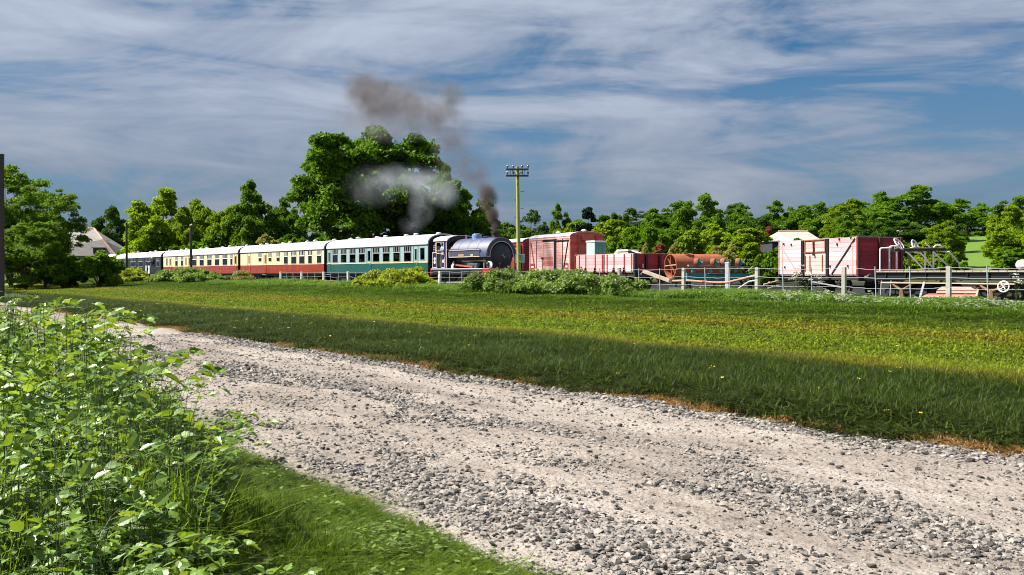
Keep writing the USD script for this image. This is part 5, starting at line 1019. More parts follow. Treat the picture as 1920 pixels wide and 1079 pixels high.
def make_tree(name, label, loc, seed, H, W, trunk_h, n_lobes, n_leaf, leaf, mat, rr=(.16, .3), fill=.55, lobes=None, trunk_r=None, base_frac=None, pear=0., group=None, rotz=0, bark=None, cat='tree'):
    """Built at full size; copies are scaled."""
    rng = np.random.default_rng(seed); t = thing(name, label, cat, loc, rotz, group, scale=(1, 1, 1)); tr = trunk_r or H * .028
    cz0 = trunk_h; rz = (H - cz0) / 2 * .80; cz = cz0 + (H - cz0) / 2
    lb = lobes or lobes_of(rng, n_lobes, W / 2 * .8, rz, cz, rr, pear=pear)
    C_, R_ = np.array([c for c, _ in lb]), np.array([r for _, r in lb]); top, bot = np.max(C_[:, 2] + R_ * .8), np.min(C_[:, 2] - R_ * .5); wid = np.percentile(np.hypot(C_[:, 0], C_[:, 1]) + R_, 96)
    C_ = np.stack([C_[:, 0] * W / 2 / wid, C_[:, 1] * W / 2 / wid, cz0 + (C_[:, 2] - bot) * (H - cz0) / (top - bot)], 1); lb = list(zip(C_, R_ * .5 * (W / 2 / wid + (H - cz0) / (top - bot))))
    mb = MB().tube([(0, 0, -.3), (.02 * H, 0, trunk_h * .6), (0, .02 * H, trunk_h * 1.25), (.0, 0, cz)], [tr * 1.3, tr, tr * .8, tr * .35], 9)
    for c_, r_ in lb[:-1:max(10, len(lb) // 140 * 10)]:
        z0 = trunk_h * rng.uniform(.8, 1.4); m_ = np.array([c_[0] * .45, c_[1] * .45, z0 + (c_[2] - z0) * .6]); mb.tube([(0, 0, z0), m_, c_ * .96], [tr * .5, tr * .32, tr * .08], 6)
    obj('trunk', mb, bark or BARK, t, smooth=60)
    obj('crown', leaf_cloud(rng, lb, n_leaf, leaf, fill=fill), mat, t); return t
LBRIGHT = leafy('leaf_yellow_green', (.035, .085, .002), (.25, .345, .006), .42, scale=.3)
LMID = leafy('leaf_mid_green', (.016, .055, .002), (.135, .245, .008), .4, scale=.3)
LDARK = leafy('leaf_dark_green', (.007, .026, .003), (.07, .15, .008), .36, scale=.3)
LBLUE = leafy('leaf_blue_green', (.010, .028, .010), (.065, .12, .035), .3, scale=.4)
LCONIF = leafy('conifer_needles', (.004, .011, .004), (.02, .042, .014), .1, scale=.5)
LBLOOM = leafy('hawthorn_bloom', (.10, .12, .025), (.36, .34, .10), .35, scale=.6)
LCOPPER = leafy('copper_leaf', (.10, .025, .02), (.32, .10, .07), .35, scale=.6)
LBRAMBLE = leafy('bramble_leaf', (.012, .045, .004), (.22, .31, .07), .35, scale=1.0, spec=.4, rough=.45)
LBRIGHTB = leafy('bright_bramble_leaf', (.03, .08, .004), (.36, .40, .03), .38, scale=1.0)
LASH = leafy('ash_leaf', (.018, .055, .004), (.15, .25, .014), .4, scale=.5)

def place(px, t, py_top, z_off=0.):
    x, y = at_depth(px, t); g = float(ground(x, y)); return np.array([x, y, g + z_off]), hz(py_top, t) - g
protos = {}
def tree_at(kind, label, px, t, py_top, wpx, rot, group=None, name=None):
    """One tree of the given kind, scaled to reach py_top and wpx wide at distance t."""
    loc, H = place(px, t, py_top); W = wpx * t / FPX * (1.12 if kind in ('mid', 'bright', 'dark', 'ash') else 1.04)
    if kind not in protos:
        k = KINDS[kind]; protos[kind] = (make_tree(k['name'], label, loc, k['seed'], H, W, **k['a']), H, W); o = protos[kind][0]; o.GetPrim().GetAttribute('xformOp:rotateZ').Set(float(rot)); return o
    p, H0, W0 = protos[kind]; return copy_of(p, loc, rot, (W / W0, W / W0, H / H0), label, group, name=name)
KINDS = {
    'oak': dict(name='large_tree', seed=1, a=dict(trunk_h=0.9, n_lobes=110, n_leaf=80000, leaf=0.225, mat=LMID, rr=(.17, .27), trunk_r=.45)),
    'bright': dict(name='yellow_green_tree', seed=2, a=dict(trunk_h=0.3, n_lobes=100, n_leaf=46000, leaf=0.215, mat=LBRIGHT, rr=(.17, .27))),
    'mid': dict(name='broadleaf_tree', seed=3, a=dict(trunk_h=0.3, n_lobes=90, n_leaf=44000, leaf=0.22, mat=LMID, rr=(.17, .28))),
    'dark': dict(name='dark_tree', seed=4, a=dict(trunk_h=0.3, n_lobes=80, n_leaf=36000, leaf=0.225, mat=LDARK, rr=(.18, .30))),
    'ash': dict(name='bushy_tree', seed=5, a=dict(trunk_h=0.2, n_lobes=90, n_leaf=44000, leaf=0.13, mat=LASH, rr=(.14, .24), fill=.3, trunk_r=.12)),
    'thin': dict(name='sparse_tree', seed=6, a=dict(trunk_h=2.5, n_lobes=26, n_leaf=3200, leaf=.16, mat=LBLUE, rr=(.10, .2), fill=.2, trunk_r=.14)),
    'conifer': dict(name='conifer', seed=7, a=dict(trunk_h=.3, n_lobes=50, n_leaf=12000, leaf=.17, mat=LCONIF, rr=(.12, .22), pear=1.2, trunk_r=.2)),
    'shrub': dict(name='bright_shrub', seed=8, a=dict(trunk_h=.1, n_lobes=70, n_leaf=14000, leaf=0.17, mat=LBRIGHT, rr=(.16, .28), trunk_r=.1, cat='shrub')),
    'shrubmid': dict(name='green_shrub', seed=9, a=dict(trunk_h=.1, n_lobes=70, n_leaf=14000, leaf=0.17, mat=LMID, rr=(.16, .28), trunk_r=.1, cat='shrub')),
    'bloom': dict(name='pale_flowering_shrub', seed=10, a=dict(trunk_h=.1, n_lobes=60, n_leaf=14000, leaf=0.13, mat=LBLOOM, rr=(.16, .28), trunk_r=.1, cat='shrub')),
    'copper': dict(name='copper_shrub', seed=11, a=dict(trunk_h=.3, n_lobes=30, n_leaf=7000, leaf=.10, mat=LCOPPER, rr=(.16, .28), trunk_r=.08, cat='shrub')),
}
TREES = [
    # distant trees that close the skyline
    ('dark', 'distant dark tree on the skyline behind the left half of the cream carriages', 345, 165, 392, 130, 15), ('mid', 'distant tree on the skyline behind the joint of the cream carriages', 450, 160, 380, 130, 75), ('dark', 'distant dark tree between the barn roof and the yellow-green trees', 240, 170, 410, 90, 190), ('dark', 'distant dark tree left behind the great spreading tree', 560, 150, 392, 120, 240),
    ('mid', 'distant tree on the skyline behind the engine smokebox', 950, 150, 418, 100, 10), ('dark', 'distant dark tree on the skyline behind the ribbed red van', 1005, 155, 420, 90, 100), ('mid', 'distant tree on the skyline behind the faded van', 1075, 150, 412, 110, 145), ('dark', 'distant tree on the skyline behind the crate', 1150, 150, 404, 110, 270), ('mid', 'distant tree on the skyline above the crimson wagon end', 1235, 150, 392, 120, 325), ('mid', 'distant tree on the skyline at the left start of the right-hand wood', 1270, 155, 378, 110, 35),
    ('dark', 'distant tree of the right-hand wood behind the light shrubs', 1360, 158, 380, 120, 65), ('mid', 'distant tree of the right-hand wood behind the shed', 1500, 160, 384, 130, 155), ('mid', 'distant tree of the right-hand wood behind the tall wagon', 1615, 158, 376, 120, 205),
    # left
    ('ash', 'tall leafy bushy tree cut by the left edge of the picture', 18, 84, 302, 175, 0), ('ash', 'rounded bushy tree next to the barn roof, right one of the left-edge group', 86, 78, 350, 128, 130),
    ('ash', 'low bushy growth under the tall left-edge tree', 48, 74, 415, 150, 240), ('shrubmid', 'dense green bush in front of the barn', 186, 76, 470, 92, 0), ('shrubmid', 'dark low bush at the foot of the left-edge trees', 118, 75, 478, 80, 100),
    ('dark', 'slender dark tree directly right of the barn roof', 206, 165, 387, 80, 0),
    ('bright', 'broad yellow-green tree rising behind the tail carriage and the thin dark pole', 305, 131, 352, 155, 0), ('bright', 'yellow-green tree behind the pale-topped pole', 375, 128, 372, 96, 200),
    ('mid', 'green tree behind the two cream carriages, left of the great spreading tree', 478, 118, 340, 128, 0), ('bright', 'lower yellow-green tree between the pale-topped pole and the green tree', 425, 120, 385, 86, 80), ('mid', 'dark green infill tree close against the left flank of the great spreading tree', 535, 122, 372, 78, 250),
    ('bloom', 'cream-flowering shrub above the roof of the second carriage', 494, 98, 440, 86, 0),
    ('oak', 'great spreading tree towering over the train', 683, 92, 240, 282, 0),
    ('mid', 'tall tree against the right flank of the great spreading tree, behind the steam', 824, 98, 298, 120, 200), ('mid', 'tree sloping down behind the steam towards the chimney', 880, 102, 354, 110, 290),
    ('mid', 'rounded tree behind the steam, directly right of the great spreading tree', 848, 96, 338, 150, 40), ('mid', 'lower tree behind the engine chimney', 905, 100, 372, 100, 160), ('dark', 'dark tree standing behind the engine cab', 790, 100, 360, 120, 60),
    # middle
    ('ash', 'low leafy tree at the left of the faded van roof', 985, 112, 425, 90, 40), ('thin', 'wispy thin tree immediately right of the smoking chimney', 992, 120, 392, 46, 0), ('thin', 'drooping thin dark tree above the ribbed red van', 1009, 110, 394, 40, 140), ('mid', 'small green tree behind the faded van roof', 1052, 125, 382, 60, 300),
    ('shrub', 'pale green low tree behind the van roof, beside the conifer', 1070, 105, 416, 70, 0), ('conifer', 'dark conifer above the arched van end', 1101, 100, 388, 56, 0), ('shrub', 'yellow-green bushy tree right of the van', 1150, 95, 410, 88, 120),
    ('dark', 'dark green tree behind the pale sheet and crate', 1166, 112, 398, 70, 200), ('thin', 'bare-topped sparse tree on the skyline right of the conifer', 1186, 135, 390, 60, 250), ('mid', 'green tree behind the low open wagon end', 1222, 120, 400, 90, 20), ('shrubmid', 'round green bush behind the crimson wagon end', 1198, 92, 428, 84, 220), ('thin', 'pale sparse tree between the engine smokebox and the telegraph pole', 955, 118, 420, 40, 60),
    # right
    ('mid', 'tall round tree at the left end of the right-hand wood', 1310, 122, 363, 118, 110), ('mid', 'tree of the wood behind the light shrubs, left of the shed', 1388, 130, 388, 92, 200), ('dark', 'dark shaded tree directly behind the shed roof', 1425, 120, 405, 100, 330),
    ('mid', 'tree of the wood above the left part of the tall pink wagon', 1466, 136, 376, 90, 280), ('mid', 'tree of the wood above the side door of the tall pink wagon', 1530, 132, 380, 96, 60), ('bright', 'lighter tree of the wood above the right half of the tall pink wagon', 1588, 126, 372, 92, 20),
    ('mid', 'tallest tree of the right-hand wood, above the handwheels', 1712, 134, 346, 168, 150), ('mid', 'tree of the wood rising left of the tallest one', 1655, 142, 360, 100, 350), ('mid', 'tree of the wood sloping down right of the tallest one', 1812, 200, 372, 110, 240),
    ('bright', 'big rounded green tree near the right edge, right of the meadow gap', 1896, 88, 384, 108, 290), ('mid', 'tree behind the big rounded one at the right edge', 1900, 128, 368, 96, 90),
    ('bright', 'small yellow-green tree behind the pipe platform, left of the meadow gap', 1770, 92, 414, 88, 60), ('dark', 'dark tree in the shade behind the handwheels', 1690, 118, 412, 110, 120), ('mid', 'bushy tree behind the tall pink wagon, just right of the shed', 1580, 98, 404, 84, 10),
    ('dark', 'dark shaded tree behind the crimson end of the tall wagon', 1640, 112, 415, 90, 100), ('dark', 'dark tree at the left side of the meadow gap', 1786, 112, 420, 60, 20),
    ('shrub', 'light green shrub behind the rusty boiler shell', 1290, 72, 430, 72, 30), ('shrub', 'tall light green shrub behind the teal machine', 1342, 78, 418, 84, 200), ('shrub', 'light green shrub left of the shed', 1404, 70, 427, 92, 300), ('shrubmid', 'dark green shrub left of the tall pink wagon', 1435, 66, 470, 60, 60), ('bloom', 'pale flowering shrub right behind the boiler shell', 1358, 60, 452, 66, 60), ('bloom', 'yellowish shrub left of the reddish one', 1205, 75, 455, 40, 10), ('copper', 'reddish leaved shrub behind the crimson wagon end', 1234, 72, 456, 42, 0), ('bloom', 'pale shrub between the reddish shrub and the boiler shell', 1268, 70, 455, 44, 160), ('copper', 'small reddish tree left of the shed roof', 1441, 112, 424, 30, 90),
    ('shrubmid', 'green bush behind the left end of the tall pink wagon', 1478, 88, 448, 90, 20), ('shrubmid', 'green bush behind the crimson end of the tall wagon', 1668, 84, 446, 96, 80), ('shrub', 'light green bush under the pipe platform', 1738, 82, 452, 74, 140), ('shrubmid', 'green bush at the right edge below the big rounded tree', 1912, 82, 462, 110, 200),
    ('shrubmid', 'green bush behind the teal machine, right part', 1390, 84, 456, 90, 15), ('shrubmid', 'green bush behind the crate', 1165, 84, 446, 90, 95), ('shrubmid', 'dark hedge bush behind the faded van', 1060, 96, 440, 100, 170), ('shrubmid', 'green hedge bush behind the engine', 935, 98, 432, 90, 310), ('shrubmid', 'hedge bush behind the green carriage, right half', 770, 92, 428, 130, 45), ('shrubmid', 'hedge bush behind the green carriage, left half', 640, 98, 430, 130, 130), ('shrubmid', 'hedge bush behind the second carriage', 560, 108, 440, 110, 220), ('shrubmid', 'hedge bush behind the third carriage, left of the cream-flowering one', 420, 120, 440, 130, 300), ('shrubmid', 'hedge bush behind the tail carriage', 290, 128, 448, 130, 70),
    ('shrubmid', 'low dark bush left of the meadow gap behind the flat wagon', 1785, 70, 470, 54, 150),
]
for tr_ in TREES: tree_at(*tr_)

# brambles along the fence
def bramble(name, label, px, t, py_top, wpx, depth, seed, mat, leaf=.055, n=16000, cat='bramble bush', dz=0.):
    """A mound of arching canes and small leaves."""
    rng = np.random.default_rng(seed); x, y = at_depth(px, t); g = float(ground(x, y)); H = hz(py_top, t) - g; W = wpx * t / FPX; a = math.degrees(math.atan2(RT[1], RT[0]))
    b = thing(name, label, cat, (x, y, g), 0)
    nl = max(12, int(W * 8)); lb = []
    for _ in range(nl):
        u = rng.uniform(-1, 1); h = H * (1 - .4 * abs(u) ** 2.6) * rng.uniform(.78, 1.08); r = H * rng.uniform(.18, .32)
        lb.append((np.array([u * W / 2, rng.uniform(-.5, .5) * depth, max(h - r * .8, r * .5)]), r)); lb.append((np.array([u * W / 2, rng.uniform(-.6, .6) * depth, h * .38]), r * 1.1))
    st = MB()
    for _ in range(int(10 + W * 3)):
        u = rng.uniform(-.9, .9) * W / 2; hh = H * rng.uniform(.7, 1.08); d_ = rng.uniform(-.7, .7); st.tube([(u, 0, 0), (u + d_ * .3, -.2 * depth, hh * .8), (u + d_ * .8, -.35 * depth, hh * .95), (u + d_ * 1.2, -.5 * depth, hh * .6)], [.012, .01, .008, .004], 4)
    obj('canes', st, paint('bramble_cane', (.12, .09, .045), .7, .3, 5), b); obj('foliage', leaf_cloud(rng, lb, int(n * W / 4.2), leaf, fill=.3, up=.4, zmin=.0), mat, b); return b
BR = [
    ('bramble_bush', 'bramble thicket left of the round sign, below the tail carriage', 244, 90, 504, 85, 2.0, 1, LBRIGHTB, .10),
    ('bramble_bush', 'long bramble bank below the cream carriages, right of the round sign', 345, 82, 504, 215, 2.8, 2, LBRAMBLE, .10),
    ('bramble_bush', 'small bramble trailing towards the first white fence posts', 428, 75, 517, 60, 1.5, 3, LBRAMBLE, .09),
    ('flowering_shrub', 'pale flowering shrub at the fence below the gap of the cream carriages', 456, 74, 509, 40, 1.2, 4, LBLOOM, .06),
    ('bramble_bush', 'low leafy bank under the fence below the second carriage', 600, 63, 526, 170, 1.6, 5, LBRIGHTB, .07),
    ('bramble_bush', 'yellow-green bramble mound below the green carriage', 745, 52, 504, 175, 2.6, 6, LBRIGHTB, .075),
    ('bramble_bush', 'bramble mound hiding the front buffer of the engine', 940, 42.5, 506, 135, 2.4, 7, LBRAMBLE, .07),
    ('bramble_bush', 'bramble mound at the foot of the telegraph pole below the faded van', 1045, 40, 506, 175, 2.6, 8, LBRAMBLE, .07),
    ('bramble_bush', 'bramble mound trailing off below the low open wagon', 1140, 38, 514, 125, 2.2, 9, LBRAMBLE, .065),
    ('bramble_bush', 'thin bramble sprouting between the low open wagon and the fence', 1096, 44, 508, 34, 1.0, 10, LBRIGHTB, .04),
]
for a in BR: bramble(*a)

# ------------------------------------------------------------------ foreground weeds
def leaf_shape(L, W, serr=0, n=6, droop=.35, fold=.25, stalk=.0):
    """A leaf along +x: (vertices, faces); serrated outline, folded along its midrib, drooping tip."""
    u = np.linspace(0, 1, n); half = W / 2 * np.sin(np.pi * np.clip(u, .02, 1) ** .72) * (1 - .15 * u)
    if serr: half = half * (1 - .22 * (np.arange(n) % 2))
    mid = np.stack([stalk + u * L, 0 * u, -droop * L * u ** 2], 1); v = [mid]
    for s in (-1, 1): v.append(mid + np.stack([-.06 * L * (np.arange(n) % 2) * bool(serr), s * half, half * fold], 1))
    v = np.vstack(v); f = []
    for i in range(n - 1): f += [[i, i + 1, n + i], [i + 1, n + i + 1, n + i], [i, 2 * n + i, i + 1], [i + 1, 2 * n + i, 2 * n + i + 1]]
    f = [[a, c, b] if (a < n and b < n and c < 2 * n) else [a, c, b] for a, b, c in f]
    return v, np.array(f)
def rot_to(v, az, pitch, roll=0.):
    c, s = math.cos(roll), math.sin(roll); v = v @ np.array([[1, 0, 0], [0, c, s], [0, -s, c]])
    c, s = math.cos(pitch), math.sin(pitch); v = v @ np.array([[c, 0, s], [0, 1, 0], [-s, 0, c]])
    c, s = math.cos(az), math.sin(az); return v @ np.array([[c, s, 0], [-s, c, 0], [0, 0, 1]])
NETTLE = leafy('nettle_leaf', (.012, .05, .003), (.23, .38, .07), .36, scale=5.0, rough=.4, spec=.6, back=(.30, .42, .03))
BRLEAF = leafy('bramble_leaf_near', (.015, .06, .003), (.24, .39, .06), .42, scale=5.0, rough=.4, spec=.6, back=(.36, .46, .03))
DOCK = leafy('dock_leaf', (.10, .17, .012), (.24, .32, .03), .5, scale=4.0, rough=.4, back=(.48, .58, .03))
STEM = paint('green_stem', (.05, .08, .018), .6, .3, 8)
TALLG = leafy('tall_grass_blade', (.05, .14, .004), (.24, .34, .012), .45, scale=2.0, back=(.34, .46, .02))
def nettle(seed, H=1.0):
    rng = np.random.default_rng(seed); st, lf = MB(), MB(); bend = rng.normal(0, .10, 2); P = lambda u: np.array([bend[0] * u * u * H, bend[1] * u * u * H, u * H])
    st.tube([P(u) for u in np.linspace(0, 1, 6)], np.linspace(.006, .002, 6), 5); n = int(H * 16)
    for k in range(n):
        u = .12 + .88 * k / (n - 1); base = rng.uniform(0, 2 * np.pi) if k == 0 else base + np.pi / 2 + rng.normal(0, .2); sz = (.12 * (1 - .5 * u ** 2) + .025) * rng.uniform(.8, 1.15)
        for q in (0, np.pi): v, f = leaf_shape(sz, sz * .56, 1, 9, rng.uniform(.2, .5), .2, .018); lf.add(rot_to(v, base + q + rng.normal(0, .15), rng.uniform(-.45, .7), rng.normal(0, .5)) + P(u), f)
    for q in range(6): v, f = leaf_shape(.045, .022, 0, 5, .1, .3); lf.add(rot_to(v, q * 1.05, rng.uniform(.3, .9)) + P(1), f)
    return st, lf
def bramble_cane(seed, H=.8):
    rng = np.random.default_rng(seed); st, lf = MB(), MB(); az = 0.; reach = rng.uniform(.5, 1.0)
    P = lambda u: np.array([reach * u ** 1.4, .1 * math.sin(3 * u), H * math.sin(min(u * 1.75, 2.3))]); st.tube([P(u) for u in np.linspace(0, 1, 9)], np.linspace(.006, .002, 9), 5)
    for k in range(13):
        u = .15 + .85 * k / 12; o = P(u); a = rng.choice([-1, 1]) * rng.uniform(.6, 1.5); L = rng.uniform(.05, .1); d = np.array([math.cos(a), math.sin(a), .35]); tip = o + d * L
        st.tube([o, tip], [.002, .0015], 3)
        for q in (-.95, 0, .95): sz = rng.uniform(.055, .115) * (1.15 if q == 0 else .9); v, f = leaf_shape(sz, sz * .66, 1, 8, rng.uniform(.05, .35), .22, .01); lf.add(rot_to(v, a + q, rng.uniform(-.5, .7), rng.normal(0, .6)) + tip, f)
    return st, lf
def dock(seed, s=1.):
    rng = np.random.default_rng(seed); st, lf = MB(), MB()
    for k in range(11):
        a = k * 2.4 + rng.normal(0, .2); L = rng.uniform(.24, .40) * s; v, f = leaf_shape(L, L * .27, 0, 9, rng.uniform(.1, .6), .25, .06); lf.add(rot_to(v, a, rng.uniform(.5, 1.15), rng.normal(0, .25)), f)
        st.tube([(0, 0, 0), rot_to(np.array([[.07, 0, 0]]), a, .8)[0]], [.006, .004], 4)
    return st, lf
def tall_grass(seed, n=60, H=.8):
    rng = np.random.default_rng(seed); st, lf = MB(), MB(); v, f = blades(rng, n, .3, H * .45, H, .010, .35, .9); lf.add(v, f)
    for _ in range(5): a = rng.uniform(0, 6.3); r = rng.uniform(0, .1); st.tube([(r * math.cos(a), r * math.sin(a), 0), (2 * r * math.cos(a), 2 * r * math.sin(a), H * .9), (3.2 * r * math.cos(a), 3.2 * r * math.sin(a), H * 1.2)], [.0025, .002, .001], 4)
    return st, lf
rng = np.random.default_rng(77)
def weed_edge(x):       # y of the weeds' edge towards the lane
    return np.interp(x, [-20, -12, -9, -7.6, -6.2, -5.0, -4.3, -3.6], [2.75, 2.72, 2.7, 2.62, 2.2, 1.75, 1.45, 1.0]) + .25 * (meshkit.fbm(np.stack([np.asarray(x) * 1.3, 0 * np.asarray(x), 0 * np.asarray(x)], -1), 3, 2) - .5)
def weed_h(x, y):       # weeds sink towards the lane and towards the viewer
    e = weed_edge(x) - y; return np.clip(.36 + .95 * e, .30, np.interp(x, [-20, -12, -8, -5.5, -3], [.95, 1.15, 1.08, .75, .45]))
specs = {'nettle': ([nettle(s, 1.0) for s in range(5)], NETTLE, 'nettle', 'leafy nettle in the weed bank at the left of the lane', 'nettles in the weed bank'),
         'bramble_cane': ([bramble_cane(s + 40, .8) for s in range(5)], BRLEAF, 'bramble cane', 'arching bramble cane in the weed bank at the left of the lane', 'bramble canes in the weed bank'),
         'tall_grass_clump': ([tall_grass(s + 80) for s in range(4)], TALLG, 'grass clump', 'clump of tall bright grass blades in the weed bank', 'tall grass clumps in the weed bank'),
         'dock_plant': ([dock(s + 120) for s in range(3)], DOCK, 'dock plant', 'broad-leaved dock plant low in the weed bank', 'dock plants in the weed bank')}
protos_w = {}
def weed(kind, x, y, h):
    vs, mat, cat, label, group = specs[kind]; v = int(rng.integers(len(vs))); base = {'nettle': 1.0, 'bramble_cane': .8, 'tall_grass_clump': .8, 'dock_plant': .42}[kind]; s = h / base * rng.uniform(.85, 1.15); s = min(s, 1.4)
    loc, rz = (x, y, float(ground(x, y)) - .01), rng.uniform(0, 360); sc = (max(s, .55), max(s, .55), s)
    if (kind, v) not in protos_w:
        t = thing(kind, label, cat, loc, rz, group, scale=sc); st, lf = vs[v]
        obj('stem', st, STEM, t); obj('leaves', lf, mat, t, smooth=False); protos_w[kind, v] = t; return t
    return copy_of(protos_w[kind, v], loc, rz, sc, label, group)
cnt = dict(nettle=0, bramble_cane=0, tall_grass_clump=0, dock_plant=0); CAP = dict(nettle=270, bramble_cane=200, tall_grass_clump=170, dock_plant=22)
tries = 0
while tries < 9000 and any(cnt[k] < CAP[k] for k in cnt):
    tries += 1; x = -2.6 - 13 * rng.uniform() ** 1.5; e = float(weed_edge(x)); y = e - abs(rng.normal(0, .75)); 
    d = FW[0] * x + FW[1] * y; u = (RT[0] * x + RT[1] * y) / max(d, .1)
    if d < 2.6 or u < -.70 or y > e: continue
    h = float(weed_h(np.array(x), np.array(y))); kind = rng.choice(list(cnt), p=[.36, .30, .28, .06])
    if kind == 'dock_plant' and d > 6.5: continue
    if cnt[kind] >= CAP[kind]: continue
    cnt[kind] += 1; weed(kind, x, y, h * {'nettle': 1.0, 'bramble_cane': .95, 'tall_grass_clump': .95, 'dock_plant': .75}[kind])
for _ in range(60):      # long blades in the near corner
    x = rng.uniform(-4.6, -2.7); y = rng.uniform(.2, 1.5)
    if y < float(weed_edge(x)) and in_view(np.array([x]), np.array([y]), .1)[0][0]: weed('tall_grass_clump', x, y, rng.uniform(.5, .75))
# undergrowth: small leaves that fill the bank
n = 5200; xs = -2.6 - 15 * rng.uniform(size=n) ** 1.3; ys = weed_edge(xs) - np.abs(rng.normal(0, .8, n)) - .02; ok, d = in_view(xs, ys, .12); ok &= d > 2.5; xs, ys, d = xs[ok], ys[ok], d[ok]
def sprig(seed):
    r = np.random.default_rng(seed); mb = MB()
    for _ in range(16): L = r.uniform(.03, .075); v, f = leaf_shape(L, L * .6, 1, 6, .2, .2); p = np.array([r.normal(0, .07), r.normal(0, .07), r.uniform(0, .24)]); mb.add(rot_to(v, r.uniform(0, 6.3), r.uniform(-.2, .6), r.normal(0, .3)) + p, f)
    return mb.mesh()
hs = weed_h(xs, ys); instancer('undergrowth', [sprig(s) for s in range(5)], np.stack([xs, ys, ground(xs, ys) + hs * rng.uniform(0, .45, len(xs)) ** 1.3], 1), rng.uniform(0, 360, len(xs)), np.stack([1 + 0 * d] * 3, 1) * rng.uniform(.8, 1.3, len(xs))[:, None], [leafy('undergrowth_leaf', (.008, .03, .002), (.10, .17, .03), .3, scale=5.0)], 'small leaves filling the weed bank at the left', 'undergrowth')
xs = rng.uniform(-12, .6, 2600); ys = rng.uniform(.6, 3.0, 2600); ok, d = in_view(xs, ys, .1); ok &= (ys < edge_near(xs) - .05) & (ys > weed_edge(xs) - .3) & (rng.uniform(size=2600) < .25 + .75 * smooths(.45, .6, meshkit.fbm(np.stack([xs * 1.6, ys * 1.6, 0 * xs], -1), 3, 8))); xs, ys, d = xs[ok], ys[ok], d[ok]
VW_ = leafy('verge_weed_leaf', (.012, .035, .003), (.20, .28, .07), .35, scale=3.0)
instancer('verge_weeds', [sprig(s + 20) for s in range(4)], np.stack([xs, ys, ground(xs, ys) + .01], 1), rng.uniform(0, 360, len(xs)), np.stack([.75 + 0 * xs, .75 + 0 * xs, .30 + .3 * rng.uniform(size=len(xs))], 1), [VW_], 'low mixed weeds between the short grass of the near verge', 'weeds')
# ragged weeds along the fence
n = 5200; ks_ = rng.uniform(2.0e-4, 13.4e-4, n); pxw = 1 / ks_ - 357; pxw = pxw[(pxw > 330) & (pxw < 1990)]; ys = rng.normal(27.3, .9, len(pxw)); ys = np.minimum(ys, 28.4); uu = (pxw - 960) / FPX; tt = ys / (FW[1] + uu * RT[1]); xs = tt * (FW[0] + uu * RT[0])
hh_ = (.25 + 1.1 * meshkit.fbm(np.stack([xs * .8, ys * .4, 0 * xs], -1), 3, 17)) * np.interp(pxw, [330, 1150, 1260, 1440, 1650, 1990], [1.0, 1.05, .75, .8, .5, .55])
def tuft_weed(seed):
    r = np.random.default_rng(seed); mb = MB()
    for _ in range(34): L = r.uniform(.06, .15); v, f = leaf_shape(L, L * .42, 1, 6, .35, .2); mb.add(rot_to(v, r.uniform(0, 6.3), r.uniform(-.9, .3), r.normal(0, .4)) + [r.normal(0, .13), r.normal(0, .13), r.uniform(.0, .5) ** 1], f)
    v, f = blades(r, 26, .5, .25, .7, .022, .5); mb.add(v, f); return mb.mesh()
FW_ = leafy('fence_weed_leaf', (.012, .04, .004), (.17, .27, .05), .38, scale=.8)
instancer('fence_weeds', [tuft_weed(s) for s in range(5)], np.stack([xs, ys, ground(xs, ys)], 1), rng.uniform(0, 360, len(xs)), np.stack([1.1 + 0 * xs, 1.1 + 0 * xs, hh_], 1), [FW_], 'ragged weeds and long grass growing along the foot of the railway fence', 'weeds')
# cow parsley along the right of the fence
UMBEL = paint('umbel_white', (.62, .62, .48), .8, .2, 20); PARS = leafy('parsley_leaf', (.035, .075, .014), (.14, .20, .05), .35, scale=1.0)
def parsley(seed, H=.9):
    r = np.random.default_rng(seed); st, fl, lf = MB(), MB(), MB()
    for k in range(5):
        a = r.uniform(0, 6.3); top = np.array([.22 * math.cos(a) * r.uniform(.3, 1), .22 * math.sin(a) * r.uniform(.3, 1), H * r.uniform(.7, 1)]); st.tube([(0, 0, 0), (top[0] * .3, top[1] * .3, H * .5), top], [.006, .004, .002], 4)
        for q in range(9): o = top + np.array([r.normal(0, .045), r.normal(0, .045), r.uniform(-.01, .02)]); v, f = quads(r, np.repeat(o[None], 3, 0) + r.normal(0, .008, (3, 3)), np.array([[0, 0, 1.]] * 3) + r.normal(0, .3, (3, 3)), np.full(3, .026)); fl.add(v, f)
    for _ in range(26): L = r.uniform(.06, .14); v, f = leaf_shape(L, L * .5, 1, 6, .3, .2); lf.add(rot_to(v, r.uniform(0, 6.3), r.uniform(-.1, .7)) + [r.normal(0, .10), r.normal(0, .10), r.uniform(.05, H * .6)], f)
    return st, fl, lf
pp = [parsley(s) for s in range(4)]; PPRO = []
def put_parsley(px, t, h, v, label=None, group='cow parsley plants by the fence'):
    x, y = at_depth(px, t); loc = (x, y, float(ground(x, y))); s = h / .9
    if len(PPRO) < 4:
        o = thing('cow_parsley', label, 'cow parsley', loc, rng.uniform(0, 360), group, scale=(s, s, s)); st, fl_, lf = pp[len(PPRO)]; obj('stem', st, STEM, o); obj('flower_head', fl_, UMBEL, o); obj('leaves', lf, PARS, o); PPRO.append(o)
    else: copy_of(PPRO[v % 4], loc, rng.uniform(0, 360), s, label, group)
GL = 'white-flowered cow parsley in the rough grass along the right part of the fence'
for k in range(130):
    px = rng.uniform(1430, 1960); yy = rng.uniform(23.8, 27.2); u = (px - 960) / FPX; t = yy / (FW[1] + u * RT[1]); put_parsley(px, t, rng.uniform(.18, .36) if px > 1640 else rng.uniform(.25, .5), k, GL)
for px, h in ((1497, 1.25), (1512, 1.05), (1530, .9), (1487, .85), (1905, .95)): yy = 27.5; u = (px - 960) / FPX; put_parsley(px, yy / (FW[1] + u * RT[1]), h, int(px), GL)
